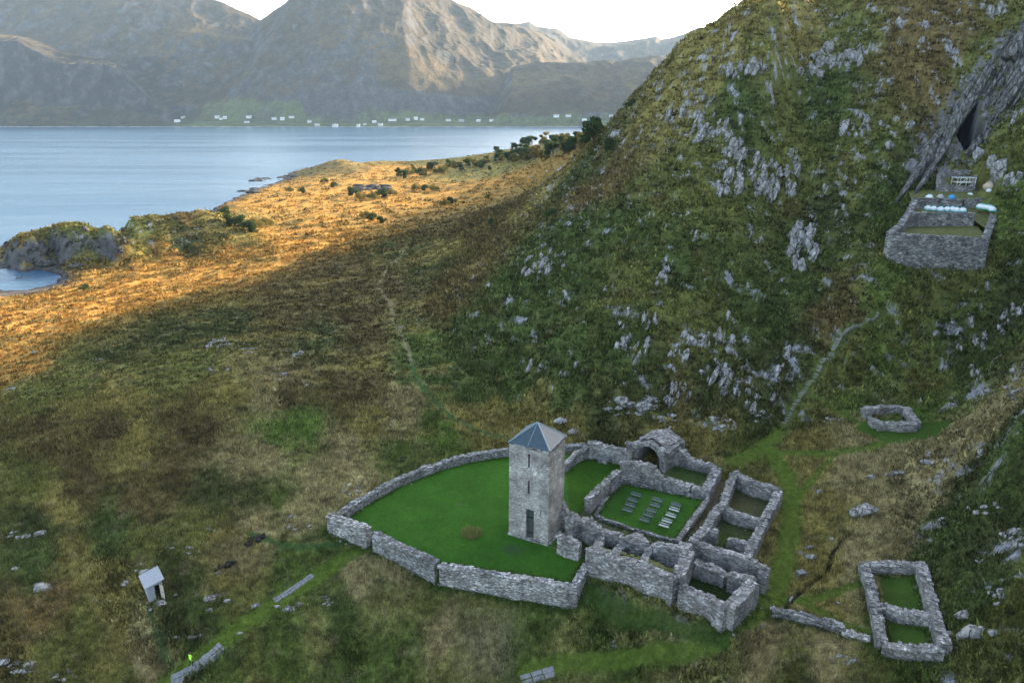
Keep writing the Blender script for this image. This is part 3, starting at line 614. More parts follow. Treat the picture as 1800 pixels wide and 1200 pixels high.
def far_land():
    a = np.concatenate([np.linspace(-1.9, -.80, 110)[:-1], np.arange(-.80, .34, .0011), np.linspace(.34, 1.9, 150)])
    l = np.concatenate([np.linspace(2700, 3500, 190)[:-1], np.linspace(3500, 5600, 250)[:-1], np.linspace(5600, 8600, 110)])
    na, nl = len(a), len(l); Y = (l[:, None] * np.ones(na)).ravel(); X = Y * np.tile(a, nl)
    Z = far_h(X, Y); Zg = Z.reshape(nl, na)
    sl_ = np.hypot(np.gradient(Zg, axis=0) / np.gradient(l)[:, None], np.gradient(Zg, axis=1) / (l[:, None] * np.gradient(a)[None])).ravel()
    V = np.stack([X, Y, Z], -1); i = np.arange(nl * na).reshape(nl, na)
    F = np.stack([i[:-1, :-1], i[:-1, 1:], i[1:, 1:], i[1:, :-1]], -1).reshape(-1, 4)
    o = mesh_from('mountains', V, F, M['far_slope'], None, True)
    U = 900 + FPX * X / (Y * CP + CAMZ * SP)
    c = np.tile(np.array([.062,.046,.026]), (len(X), 1)) * (1 + .5 * fbm(X / 200, Y / 200, 4, 500))[:, None]
    t = sst(.05, .35, fbm(X / 350, Y / 350, 4, 510))[:, None]; c = c * (1 - t) + np.array([.10,.070,.032]) * t
    t = sst(.75, 1.15, sl_ - .35 * sst(660, 760, U) * sst(1040, 980, U) + .35 * fbm(X / 70, Y / 70, 4, 520))[:, None]; c = c * (1 - t) + (np.array([.075,.075,.08]) * (1 + .4 * fbm(X / 40, Y / 40, 3, 530))[:, None]) * t
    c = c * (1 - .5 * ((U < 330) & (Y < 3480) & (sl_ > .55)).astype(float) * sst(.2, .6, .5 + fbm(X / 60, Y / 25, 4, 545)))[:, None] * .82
    t = ((U < 330) & (Y < 3480)).astype(float)[:, None] * sst(.40, .22, sl_)[:, None] * sst(60, 110, Z)[:, None]; c = c * (1 - t) + np.array([.20,.14,.05]) * t  # gold put on the bluff's flat top for its sunlit rim
    t = (sst(120, 40, Z + 30 * fbm(X / 120, Y / 120, 3, 540)) * sst(.9, .5, sl_))[:, None]; c = c * (1 - t) + np.array([.030,.038,.020]) * (1 + .5 * fbm(X / 60, Y / 60, 3, 550))[:, None] * t
    top_ = np.interp(U, [300, 350, 375, 530, 545, 620, 660, 860, 1050, 1250], [10, 25, 105, 95, 30, 30, 60, 40, 45, 30]); fields = sst(top_ + 14, top_ - 14, Z + 26 * fbm(X / 90, Y / 90, 3, 565)) * sst(290, 330, U) * np.clip(.75 + .7 * fbm(X / 120, Y / 60, 3, 560), 0, 1)
    t = np.clip(fields, 0, 1)[:, None]; c = c * (1 - t) + np.array([.085,.105,.042]) * t
    t = (sst(3.5, 1, Z) * sst(-3, 0, Z))[:, None]; c = c * (1 - t) + np.array([.30,.29,.28]) * t
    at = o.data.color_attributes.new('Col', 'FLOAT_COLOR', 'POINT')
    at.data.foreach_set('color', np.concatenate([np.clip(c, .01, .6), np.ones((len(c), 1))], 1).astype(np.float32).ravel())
    tag(o, kind='structure')
far_land()
# ------------------------------------------------------------------ masonry walls
rng = np.random.RandomState(7)
def wall3(name, P, th, mt, parent=None, foot=None, rag=.22, closed=False, seed=0, capstones=True, batter=.0, step=.45):
    # P: (x, y, ztop) along the middle of the wall top; foot: height of the lowest course
    P = [np.array(p, float) for p in P]; th = float(th)
    if closed: P = P + [P[0]]
    pts = []; corner = []
    for k, (a, b_) in enumerate(zip(P, P[1:])):
        n = max(1, int(round(np.hypot(*(b_ - a)[:2]) / step)))
        for j in range(n): pts.append(a + (b_ - a) * j / n); corner.append(j == 0)
    pts.append(P[-1]); corner.append(True); n = len(pts); pts = np.array(pts)
    nor = np.zeros((n, 2)); mit = np.ones(n)
    for i in range(n):
        a = pts[i] - pts[i - 1] if i > 0 else (pts[i] - pts[-2] if closed else pts[1] - pts[0])
        b_ = pts[i + 1] - pts[i] if i < n - 1 else (pts[1] - pts[0] if closed else pts[-1] - pts[-2])
        a = a[:2] / np.hypot(*a[:2]); b_ = b_[:2] / np.hypot(*b_[:2]); t = a + b_; t /= np.hypot(*t) + 1e-9
        nor[i] = (t[1], -t[0]); mit[i] = 1 / max(.55, t @ a)
    r = np.random.RandomState(seed * 31 + n)
    zg = hs(pts[:, 0], pts[:, 1])
    ft = np.minimum(zg - .5, foot) if foot is not None else np.minimum.reduce([hs(pts[:, 0] + nor[:, 0] * s, pts[:, 1] + nor[:, 1] * s) for s in (-th * .6, th * .6)] + [zg]) - .6
    s_ = np.arange(n) * step
    top = pts[:, 2] + rag * (pn(s_ / 1.7 + seed * 9.1, s_ * 0 + seed, 5) + .6 * pn(s_ / 4 + seed, s_ * 0 + 3.3, 6)) + rag * .5 * (r.rand(n) - .5)
    top = np.maximum(top, ft + .7)
    NR = max(2, int((top - ft).max() / .55)); rows = []
    for i in range(n):
        ring = []; nx, ny = nor[i] * th / 2 * mit[i]
        for side in (1, -1):
            col = []
            for k in range(NR + 1):
                z = ft[i] + (top[i] - ft[i]) * k / NR; e = 1 + batter * (1 - k / NR) + .17 * (r.rand() - .5) / th
                col.append((pts[i, 0] + side * nx * e, pts[i, 1] + side * ny * e, z + (.10 * (r.rand() - .5) if 0 < k < NR else (.12 * rag * (r.rand() - .5) * 4 if k == NR else 0))))
            ring.append(col)
        mid = (pts[i, 0] + nx * .3 * (r.rand() - .5), pts[i, 1] + ny * .3 * (r.rand() - .5), top[i] + .10 * (r.rand() - .3))
        rows.append(ring[0] + [mid] + ring[1][::-1])
    L = len(rows[0]); V = [v for rr in rows for v in rr]; F = []
    for i in range(n - 1):
        for k in range(L - 1): F.append((i * L + k, (i + 1) * L + k, (i + 1) * L + k + 1, i * L + k + 1))
    if not closed: F += [tuple(range(L)), tuple(range((n - 1) * L + L - 1, (n - 1) * L - 1, -1))]
    mb = MB(); mb.add(V, F)
    if capstones:                   # loose flat stones along the top
        for i in range(n - 1):
            for side in ((-.27, .27) if th > .8 else (0,)):
                if r.rand() < .30: continue
                c = pts[i, :2] + nor[i] * th * (side + .12 * (r.rand() - .5)); w = .16 + .16 * r.rand(); d = .16 + .2 * r.rand() * min(th, 1.2); h = .05 + .13 * r.rand()
                Mx = Matrix.Translation((c[0], c[1], top[i])) @ Matrix.Rotation(math.atan2(nor[i][1], nor[i][0]) + .5 * (r.rand() - .5), 4, 'Z') @ Matrix.Rotation(.15 * (r.rand() - .5), 4, 'X')
                mb.box(-d, d, -w, w, -.12, h, Mx)
    return mb.build(name, mt, parent)
def wtop(L, z0=PLZ):                # (u, v, height of the wall) -> top points
    return [at_z(u, v, z0 + h) for u, v, h in L]
def wtopg(L):                       # the same on open ground
    out = []
    for u, v, h in L:
        x, y, z = hit(u, v, hadd=h, f=hs); out.append((x, y, z + h))
    return out
m, nt, b = mat('terrace_turf'); p = mapv(nt); a_ = noise(nt, p, 1.4, 6, .75)
nt.links.new(ramp(nt, a_, [(.3, (.045,.06,.018)), (.5, (.085,.09,.03)), (.7, (.15,.14,.06)), (.85, (.2,.19,.14))]), b.inputs['Base Color']); bump(nt, b, a_, 1, .1)
RM, FM, TM, DS, DM, XM = (M[k] for k in ('ruin_masonry', 'front_masonry', 'tower_masonry', 'drystone', 'drystone_mossy', 'terrace_masonry'))

# --- the tower
NB = np.array(at_z(966, 960, PLZ - .3)); tz = CAMZ + (NB[1] / ray(966, 795)[1]) * ray(966, 795)[2]
Lp = np.array(at_z(895, 779, tz)); Rp = np.array(at_z(996, 768, tz)); Np = np.array(at_z(966, 795, tz))
e1 = (Lp - Np)[:2]; wL = np.hypot(*e1); e1 /= wL; e2 = np.array([-e1[1], e1[0]]); e2 = e2 if e2 @ (Rp - Np)[:2] > 0 else -e2; wR = abs((Rp - Np)[:2] @ e2)
rz = math.atan2(-e1[1], -e1[0])    # local +x from the left corner to the near corner of the front face
cen = Np[:2] + e1 * wL / 2 + e2 * wR / 2
tow = empty('church_tower', (cen[0], cen[1], PLZ - .3), 'tall square grey stone tower with blue slate pyramid roof, standing on the lawn', 'tower', rz=rz)
Ht = tz - (PLZ - .3); hx, hy = wL / 2, wR / 2
sgn = -1                           # front face is local y = -hy
def quadgrid(mb, f, us, vs, skip=None):
    n0 = len(mb.V); nu, nv = len(us), len(vs)
    for v in vs:
        for u in us: mb.V.append(tuple(f(u, v)))
    for j in range(nv - 1):
        for i in range(nu - 1):
            if skip and skip((us[i] + us[i + 1]) / 2, (vs[j] + vs[j + 1]) / 2): continue
            mb.F.append((n0 + j * nu + i, n0 + j * nu + i + 1, n0 + (j + 1) * nu + i + 1, n0 + (j + 1) * nu + i))
OPEN = [(-.12, .12, Ht - 2.75, Ht - .85), (-.12, .12, Ht - 6.3, Ht - 4.5), (-.35, .75, .35, 4.6), (1.62, 1.74, 4.0, 5.0)]
oxs = sorted(set([-hx, hx] + [q for o in OPEN for q in o[:2]])); ozs = sorted(set([0, Ht] + [q for o in OPEN for q in o[2:]]))
def dens(L, st):
    out = []
    for a, b_ in zip(L, L[1:]):
        n = max(1, int((b_ - a) / st)); out += [a + (b_ - a) * k / n for k in range(n)]
    return out + [L[-1]]
oxs, ozs = dens(oxs, .6), dens(ozs, .6)
def inop(x, z): return any(a < x < b_ and c < z < d for a, b_, c, d in OPEN)
wb = MB(); tap = lambda z: 1 + .018 * (1 - z / Ht)
rr_ = np.random.RandomState(3)
quadgrid(wb, lambda u, v: (u * tap(v), -hy * tap(v) , v), oxs, ozs, inop)
for f in (lambda u, v: (hx * tap(v), u * tap(v), v), ):
    quadgrid(wb, f, dens([-hy, hy], .6), ozs)
quadgrid(wb, lambda u, v: (-u * tap(v), hy * tap(v), v), dens([-hx, hx], .6), ozs)
quadgrid(wb, lambda u, v: (-hx * tap(v), -u * tap(v), v), dens([-hy, hy], .6), ozs)
for a, b_, c, d in OPEN:           # reveals
    y0, y1 = -hy * tap(c), -hy + .75
    wb.add([(a,y0,c),(b_,y0,c),(b_,y0,d),(a,y0,d),(a,y1,c),(b_,y1,c),(b_,y1,d),(a,y1,d)], [(0,4,7,3),(1,2,6,5),(0,1,5,4),(3,7,6,2)])
# uneven top course under the eaves and a low plinth
for k in range(44):
    t = rr_.rand(); s = k % 4; zz = Ht - .02
    px, py = [( (2*t-1)*hx, -hy), (hx, (2*t-1)*hy), ((2*t-1)*hx, hy), (-hx, (2*t-1)*hy)][s]
    w = .22 + .2 * rr_.rand(); wb.box(px - w, px + w, py - .14, py + .14, zz - .12, zz + .10 + .12 * rr_.rand()) if s in (0, 2) else wb.box(px - .14, px + .14, py - w, py + w, zz - .12, zz + .10 + .12 * rr_.rand())
wall_o = wb.build('wall', TM, tow)
pb = MB()
for s in (0, 1, 2, 3):
    n = 9
    for k in range(n):
        t = (k + .5) / n * 2 - 1; w = 1 / n * (hx if s in (0, 2) else hy) * .97; o_ = .25 + .12 * rr_.rand(); h_ = .38 + .12 * rr_.rand()
        if s == 0: pb.box(t*hx*1.03-w, t*hx*1.03+w, -hy*1.018-o_, -hy+.1, -1, h_)
        if s == 2: pb.box(t*hx*1.03-w, t*hx*1.03+w, hy-.1, hy*1.018+o_, -1, h_)
        if s == 1: pb.box(hx-.1, hx*1.018+o_, t*hy*.96-w, t*hy*.96+w, -1, h_)
        if s == 3: pb.box(-hx*1.018-o_, -hx+.1, t*hy*.96-w, t*hy*.96+w, -1, h_)
pb.build('plinth', M['drystone'], tow)
rb = MB(); A = np.array(at_z(945, 743, tz)); RH = None
apex = np.array([0, 0, 0.])
yb_ = cen[1]; apz = CAMZ + yb_ / ray(945, 743)[1] * ray(945, 743)[2] - (PLZ - .3)
ex = .10; ezb = Ht + .16
rb.add([(-hx-ex,-hy-ex,ezb),(hx+ex,-hy-ex,ezb),(hx+ex,hy+ex,ezb),(-hx-ex,hy+ex,ezb),(0,0,apz),(-hx-ex,-hy-ex,ezb-.12),(hx+ex,-hy-ex,ezb-.12),(hx+ex,hy+ex,ezb-.12),(-hx-ex,hy+ex,ezb-.12)],
       [(0,1,4),(1,2,4),(2,3,4),(3,0,4),(5,6,1,0),(6,7,2,1),(7,8,3,2),(8,5,0,3),(8,7,6,5)])
roof_o = rb.build('roof', M['slate'], tow)
sb_ = MB()                         # slate courses standing a little proud
for f in range(4):
    c0 = [(-hx,-hy),(hx,-hy),(hx,hy),(-hx,hy)][f]; c1 = [(-hx,-hy),(hx,-hy),(hx,hy),(-hx,hy)][(f+1)%4]; nrow = 13
    nx_, ny_ = [(0,-1),(1,0),(0,1),(-1,0)][f]
    for k in range(nrow):
        t0, t1 = k / nrow, (k + 1.0) / nrow; zA, zB = ezb + (apz-ezb)*t0, ezb + (apz-ezb)*t1
        P0 = [(c0[0]*(1-t0), c0[1]*(1-t0)), (c1[0]*(1-t0), c1[1]*(1-t0))]; P1 = [(c0[0]*(1-t1), c0[1]*(1-t1)), (c1[0]*(1-t1), c1[1]*(1-t1))]
        o_ = .10; sb_.add([(P0[0][0]+nx_*o_,P0[0][1]+ny_*o_,zA+.06),(P0[1][0]+nx_*o_,P0[1][1]+ny_*o_,zA+.06),(P1[1][0]+nx_*.03,P1[1][1]+ny_*.03,zB+.03),(P1[0][0]+nx_*.03,P1[0][1]+ny_*.03,zB+.03),
                  (P0[0][0],P0[0][1],zA-.02),(P0[1][0],P0[1][1],zA-.02)], [(0,1,2,3),(4,5,1,0)])
sb_.build('slate_course', M['slate'], tow)
hb = MB()
for cx, cy in ((-hx,-hy),(hx,-hy),(hx,hy),(-hx,hy)): hb.tube((cx*1.03, cy*1.03, ezb+.05), (0, 0, apz+.08), .09, .09, 6)
hb.build('hip_capping', M['lead_cap'], tow)
rbp = MB(); rbp.tube((-.05*hx, -hy-.12, ezb+.1), (0, 0, apz+.08), .05, .05, 5); rbp.build('roof_seam', M['lead_cap'], tow)
for k, (a, b_, c, d) in enumerate(OPEN):
    if k == 2:
        db = MB(); nb = 5
        for q in range(nb): db.box(a + (b_-a)*q/nb + .01, a + (b_-a)*(q+1)/nb - .01, -hy+.35, -hy+.42, c, d)
        dr = db.build('door', M['old_door'], tow)
        for hz_ in (1.0, 3.2): db = MB(); db.box(a+.02, b_-.02, -hy+.30, -hy+.348, hz_, hz_+.15); db.build('hinge', M['dark_void'], dr)
    else:
        wn_ = MB(); wn_.box(a-.02, b_+.02, -hy+.62, -hy+.7, c-.02, d+.02); wo = wn_.build('window', M['dark_void'], tow)
        if k < 2:
            wn_ = MB(); wn_.box(a-.3, b_+.3, -hy*tap(c)-.05, -hy+.12, c-.28, c-.003); wn_.build('sill', M['drystone'], wo)
bt = MB()                          # sloping remains of the nave wall against the right-hand face
for k in range(26):
    z = 3.9 * (1 - k / 26) ; L = .25 + k * .085; w = .5 + .12 * rr_.rand()
    bt.box(hx - .05, hx + L, hy - .2 - w, hy - .02 + .1 * rr_.rand(), z - .3, z + .02 * rr_.rand())
bt.build('buttress', M['ruin_masonry'], tow)

# --- walls round the lawn
w = wall3('drystone_wall', wtop([(599,901,1.1),(630,879,1.1),(665,859,1.1),(700,841,1.1),(740,825,1.1),(777,812,1.1),(815,801,1.1),(855,794,1.1),(893,789,1.1),(945,785,1.1),(998,782,1.1),(1030,781,1.1)]), .95, DM, rag=.10, seed=1)
tag(w, 'long low curved drystone wall along the back of the lawn, running behind the tower', 'stone wall')
w = wall3('drystone_wall', wtop([(580,905,1.6),(612,916,1.6),(648,929,1.5)]), 1.3, DS, rag=.12, seed=2, batter=.12)
tag(w, 'short thick grey drystone wall at the left corner of the lawn, left of the gate gap', 'stone wall')
w = wall3('drystone_wall', wtop([(659,937,1.2),(710,961,1.0),(768,987,.8)]), 1.1, DM, rag=.10, seed=3, batter=.12)
tag(w, 'grey drystone wall with grassy top between the gate gap and the high retaining wall', 'stone wall')
w = wall3('retaining_wall', wtop([(774,992,.45),(860,1006,.3),(940,1019,.25),(1009,1030,.3),(1031,990,.4)]), .9, DS, rag=.07, seed=4, batter=.25, foot=3.8)
tag(w, 'high pale dry-laid retaining wall holding up the lawn in front of the tower', 'retaining wall')

# --- church ruin
ch = empty('church_ruin', at_z(1080, 830, PLZ), 'roofless grey church ruin with a vaulted chancel at the foot of the hill', 'ruin')
def pw(name, L, th, parent, z0=PLZ, mt=RM, **k):
    o = wall3(name, wtop(L, z0), th * .86, mt, None, **k); o.parent = parent; o.matrix_parent_inverse = Matrix.Translation(-Vector(parent.location)); return o
pw('side_wall', [(992,815,1.3),(1012,797,1.5),(1033,783,2.0)], 1.0, ch, seed=5)
pw('back_wall', [(1036,775,2.9),(1056,780,2.6),(1080,786,2.5),(1104,790,2.6)], 1.1, ch, seed=6, rag=.3)
pw('pier', [(1102,778,4.0),(1112,780,3.9)], 1.2, ch, seed=7, rag=.15)
pw('chancel_wall', [(1093,813,2.4),(1115,812,3.0),(1137,816,3.4),(1152,822,3.0),(1163,836,1.8)], 1.4, ch, seed=8, rag=.35)
pw('cloister_side_wall', [(1033,877,2.2),(1060,850,2.3),(1088,826,2.4)], 1.0, ch, seed=9, rag=.2)
pw('chancel_side_wall', [(1163,838,1.4),(1190,846,1.5),(1213,853,1.3)], 1.3, ch, seed=10, rag=.35)
pw('room_wall', [(1186,785,3.0),(1203,793,2.4),(1212,806,1.6),(1236,813,1.5),(1259,820,1.6)], 1.2, ch, seed=11, rag=.35)
pw('room_end_wall', [(1261,823,1.7),(1250,843,1.6),(1240,862,1.4)], 1.5, ch, seed=12, rag=.25)
pw('rubble_wall', [(1214,853,.9),(1228,858,1.0),(1242,864,1.2)], 1.2, ch, seed=13, rag=.35)
def vault():
    a = np.array(xy(1113, 811, PLZ)); b_ = np.array(xy(1166, 830, PLZ)); w = np.hypot(*(b_ - a)); ex_ = (b_ - a) / w; ey_ = np.array([-ex_[1], ex_[0]])
    if ey_[1] < 0: ey_ = -ey_
    n = 22; mb = MB(); r = np.random.RandomState(5); D = 6.0
    def P(x, y, z): q = a + ex_ * x + ey_ * y; return (q[0], q[1], PLZ + z)
    inner = []; outer = []
    for i in range(n + 1):
        t = math.pi * i / n; inner.append((w / 2 - (w / 2 - .75) * math.cos(t), .9 + 2.5 * math.sin(t)) if 0 < i < n else ((.75 if i == 0 else w - .75), -.3))
        ang = i / n; ox = -.2 + (w + .4) * min(1, max(0, (ang - .18) / .64)); oz = (-.3 + 3.4 * ang / .18) if ang < .18 else ((-.3 + 3.4 * (1 - ang) / .18) if ang > .82 else 3.2 + .95 * (1 - abs(2 * (ang - .18) / .64 - 1)))
        outer.append((ox, oz))
    def ringv(pts, y, j): 
        n0 = len(mb.V)
        for x, z in pts: mb.V.append(P(x + j * (r.rand() - .5), y + j * (r.rand() - .5), z + j * (r.rand() - .5)))
        return n0
    of = [ringv(outer, y, .42) for y in np.linspace(0, D, 9)]; if_ = [ringv(inner, y, .30 if y > .1 else .12) for y in np.linspace(0, D - 1.3, 7)]
    for A_, B_, fl in [(p, q, 0) for p, q in zip(of, of[1:])] + [(p, q, 1) for p, q in zip(if_, if_[1:])]:
        for i in range(n): mb.F.append((A_ + i, A_ + i + 1, B_ + i + 1, B_ + i) if fl else (A_ + i, B_ + i, B_ + i + 1, A_ + i + 1))
    for i in range(n): mb.F.append((of[0] + i, of[0] + i + 1, if_[0] + i + 1, if_[0] + i))
    mb.F.append(tuple(if_[-1] + i for i in range(n + 1))); mb.F.append(tuple(of[-1] + i for i in range(n, -1, -1)))
    o = mb.build('vault', RM); o.parent = ch; o.matrix_parent_inverse = Matrix.Translation(-Vector(ch.location))
    tb = MB(); k = 8; top = [(ox, oz) for ox, oz in outer if oz > 3.3]
    n0 = 0
    for y in np.linspace(1.0, D - .3, k):
        for ox, oz in top: tb.V.append(P(ox, y + .1 * (r.rand() - .5), oz + .14 + .25 * r.rand()))
    L = len(top)
    for j in range(k - 1):
        for i in range(L - 1): tb.F.append((j * L + i, (j + 1) * L + i, (j + 1) * L + i + 1, j * L + i + 1))
    o2 = tb.build('rubble_top', M['front_masonry']); o2.parent = ch; o2.matrix_parent_inverse = Matrix.Translation(-Vector(ch.location))
m, nt, b = mat('turf'); p = mapv(nt); a_ = noise(nt, p, 2.2, 6, .75)
nt.links.new(ramp(nt, a_, [(.3, (.06,.065,.035)), (.5, (.12,.115,.07)), (.62, (.17,.16,.12)), (.8, (.26,.25,.25))]), b.inputs['Base Color']); bump(nt, b, a_, 1, .1)
vault()
al = empty('stone_altar', at_z(1060, 812, PLZ), 'low pale stone altar slab on the grass inside the church ruin', 'altar', rz=-.3)
ab = MB(); ab.box(-.75, .75, -.45, .45, -.1, .62); ab.build('base', M['drystone'], al)
ab = MB(); ab.box(-.95, .95, -.62, .62, .62, .80); ab.build('slab', M['flagstone'], al)

# --- cloister
cl = empty('cloister_kerb', at_z(1140, 900, PLZ), 'low stone kerb edging the square cloister lawn with the benches', 'kerb')
for k, L in enumerate([[(1083,843,.35),(1160,858,.35),(1244,874,.4)], [(1244,876,.7),(1216,914,.7),(1190,949,.7)], [(1190,951,.35),(1120,930,.35),(1048,907,.35)], [(1046,905,.2),(1066,874,.2),(1082,845,.2)]]):
    pw('kerb', L, .55 if k != 1 else .8, cl, seed=20 + k, rag=.1, mt=DM if k != 1 else RM)

# --- west range along the front
fr = empty('front_range_ruin', at_z(1120, 1000, PLZ), 'long ruined range with dark roofless vault chambers and a high front wall', 'ruin')
pw('gate_pier', [(984,942,2.2),(1003,949,2.3),(1020,956,2.1)], 1.3, fr, seed=30, foot=5, mt=FM)
pw('front_wall', [(1034,962,2.9),(1060,970,3.1),(1096,982,3.0),(1130,994,2.9),(1160,1004,3.0),(1188,1016,3.2)], 1.3, fr, seed=31, foot=4.6, mt=FM, rag=.3, batter=.04)
pw('grassy_ledge', [(1052,964,2.0),(1096,976,1.9),(1135,988,1.9),(1175,1002,1.9),(1190,1008,1.9)], 1.3, fr, seed=48, mt=M['terrace_turf'], rag=.1)
pw('low_front_wall', [(1196,1031,2.0),(1214,1038,2.0),(1236,1047,2.1),(1258,1057,2.4),(1279,1068,2.6)], 1.3, fr, seed=32, foot=4.6, mt=FM, rag=.2, batter=.04)
pw('footing', [(1036,1000,-.9),(1090,1020,-1.2),(1150,1043,-1.5),(1166,1050,-1.5)], 1.0, fr, seed=33, foot=4.2, mt=DS, rag=.15, batter=.3)
pw('low_gable_wall', [(1281,1066,2.8),(1304,1043,2.7),(1325,1022,2.5)], 1.6, fr, seed=34, rag=.12, foot=6)
pw('inner_wall', [(1024,913,2.6),(1040,920,2.9),(1060,929,2.2)], 1.3, fr, seed=35, rag=.45)
pw('inner_wall', [(1062,932,1.9),(1080,937,2.0),(1094,941,2.1)], 1.1, fr, seed=36, rag=.3)
pw('inner_wall', [(1098,944,2.4),(1114,942,2.9),(1130,946,2.9),(1140,955,2.2)], 1.3, fr, seed=37, rag=.3)
pw('inner_wall', [(1150,956,2.7),(1170,958,2.9),(1192,961,3.0)], 1.3, fr, seed=38, rag=.25)
pw('inner_wall', [(1194,957,3.4),(1214,962,3.6)], 1.6, fr, seed=39, rag=.35)
for k, L in enumerate([[(1062,932,1.8),(1054,950,1.5),(1048,966,2.4)], [(1096,945,2.2),(1088,962,1.6),(1082,976,2.6)], [(1145,958,2.2),(1136,976,1.7),(1130,990,2.6)], [(1211,966,3.6),(1204,984,3.4),(1193,1008,3.3)]]):
    pw('cross_wall', L, 1.0 if k < 3 else 1.5, fr, seed=40 + k, rag=.35, mt=RM if k < 3 else FM)
pw('room_wall', [(1222,986,1.9),(1243,994,1.9),(1263,1001,1.8),(1276,1011,1.5)], 1.3, fr, seed=45, rag=.3)
pw('room_wall', [(1282,1009,2.0),(1304,1014,2.2),(1326,1022,2.3)], 1.4, fr, seed=46, rag=.2)
pw('tower_link_wall', [(1000,912,3.2),(1008,905,3.4),(1022,911,2.7)], 1.5, fr, seed=47, rag=.6, mt=FM)

# --- east range
er = empty('east_range_ruin', at_z(1300, 920, PLZ), 'ruined range of three open rooms with thick pale wall tops, right of the cloister', 'ruin')
pw('long_wall', [(1290,834,2.0),(1280,858,1.8),(1272,884,1.8),(1256,900,1.7),(1243,926,1.9),(1225,944,2.0)], 1.2, er, seed=50, rag=.18)
pw('end_wall', [(1294,829,2.3),(1320,846,2.1),(1346,852,2.1),(1370,858,2.2)], 1.15, er, seed=51, rag=.2)
pw('outer_wall', [(1370,862,2.0),(1357,888,1.8),(1344,911,1.8),(1334,935,1.7),(1324,957,1.7),(1312,978,2.0)], 1.2, er, seed=52, rag=.15)
pw('partition_wall', [(1274,890,1.8),(1291,899,1.7),(1312,906,1.6),(1337,911,1.7)], .9, er, seed=53, rag=.2)
pw('partition_wall', [(1280,944,1.3),(1300,950,1.4),(1320,956,1.5)], 1.0, er, seed=54, rag=.15)
pw('stub_wall', [(1246,930,1.8),(1262,935,1.8)], 1.2, er, seed=55, rag=.15)
pw('front_wall', [(1216,950,2.6),(1240,958,2.5),(1275,969,2.4),(1308,980,2.5),(1345,997,2.3)], 1.2, er, seed=56, rag=.15)
pw('stub_wall', [(1345,999,2.2),(1340,1013,1.9)], 1.2, er, seed=57, rag=.15)

# --- small ruins out on the grass
def gruin(name, label, cat, loc, parts):
    x, y, z = hit(*loc, f=hs); e_ = empty(name, (x, y, z), label, cat)
    for k, (nm, L, th, rag) in enumerate(parts):
        o = wall3(nm, wtopg(L), th, RM, None, rag=rag, seed=70 + k + int(loc[0])); o.parent = e_; o.matrix_parent_inverse = Matrix.Translation(-Vector(e_.location))
    return e_
gruin('house_ruin', 'ruined stone house of two open rooms standing alone at the lower right', 'ruin', (1600, 1075), [
    ('side_wall', [(1518,990,1.15),(1530,1024,1.15),(1541,1072,1.15),(1551,1126,1.1)], 1.05, .18), ('end_wall', [(1530,990,1.15),(1572,990,1.15),(1616,991,1.15)], 1.05, .18),
    ('side_wall', [(1618,989,1.15),(1631,1028,1.1),(1645,1080,1.1),(1663,1136,1.1)], 1.05, .18), ('end_wall', [(1552,1130,1.2),(1600,1138,1.2),(1662,1140,1.0)], 1.1, .15), ('partition_wall', [(1548,1064,1.0),(1590,1073,1.3),(1638,1081,1.0)], 1.1, .15)])
gruin('hut_ruin', 'small low square stone ruin at the bend of the mown path, upper right', 'ruin', (1567, 733), [
    ('back_wall', [(1520,716,1.2),(1556,715,1.2),(1589,715,1.2)], 1.1, .1), ('side_wall', [(1591,716,1.2),(1602,729,1.2),(1613,742,1.2)], 1.2, .1),
    ('front_wall', [(1542,743,1.1),(1576,744,1.1),(1612,744,1.2)], 1.2, .1), ('side_wall', [(1519,718,1.1),(1526,727,1.0)], 1.2, .1), ('side_wall', [(1533,734,.9),(1541,742,1.1)], 1.2, .1)])
w = wall3('drystone_wall', wtopg([(1358,1069,.8),(1400,1079,.8),(1445,1090,.8),(1486,1101,.8)]), .9, DM, rag=.12, seed=80); tag(w, 'short straight low stone wall on the grass below the ditch', 'stone wall')
w = wall3('drystone_wall', wtopg([(1482,1110,.4),(1506,1116,.35),(1530,1121,.3)]), .9, DS, rag=.2, seed=81); tag(w, 'knee-high remnant of wall beside the ruined house at the lower right', 'stone wall')

# --- the terraces below the cave
te = empty('terrace', (87, 144, 30), 'stepped grey stone terrace with grass levels on the steep hillside below the cave', 'terrace')
def tpart(o): o.parent = te; o.matrix_parent_inverse = Matrix.Translation(-Vector(te.location)); return o
tpart(wall3('retaining_wall', [(76.9,144.3,36.4),(83,144.3,36.0),(90,144.3,35.7),(96.9,144.3,35.2)], 1.6, XM, foot=28.6, rag=.10, seed=90, batter=.10))
tpart(wall3('side_wall', [(77.3,145.2,36.3),(82.5,151.5,36.9),(87.5,158,38.6),(92.6,165.5,40.4)], 1.3, XM, foot=29, rag=.15, seed=91))
tpart(wall3('side_wall', [(97.0,145.2,35.2),(102.0,152,36.6),(107.5,159.5,38.8),(113,167.5,40.8)], 1.3, XM, foot=29, rag=.12, seed=92))
tpart(wall3('upper_retaining_wall', [(88.0,158.6,38.6),(95,158.9,38.5),(102.4,158.6,38.5)], 1.0, XM, foot=32, rag=.12, seed=93, batter=.05))
tpart(wall3('top_retaining_wall', [(93.2,167.4,40.7),(99,167.6,40.6),(104.6,167.4,40.4)], 1.0, XM, foot=36, rag=.15, seed=94))
tpart(wall3('top_side_wall', [(105.2,167.6,40.4),(109,168.2,40.5),(112.9,168.0,40.8)], 1.0, XM, foot=37, rag=.12, seed=95))
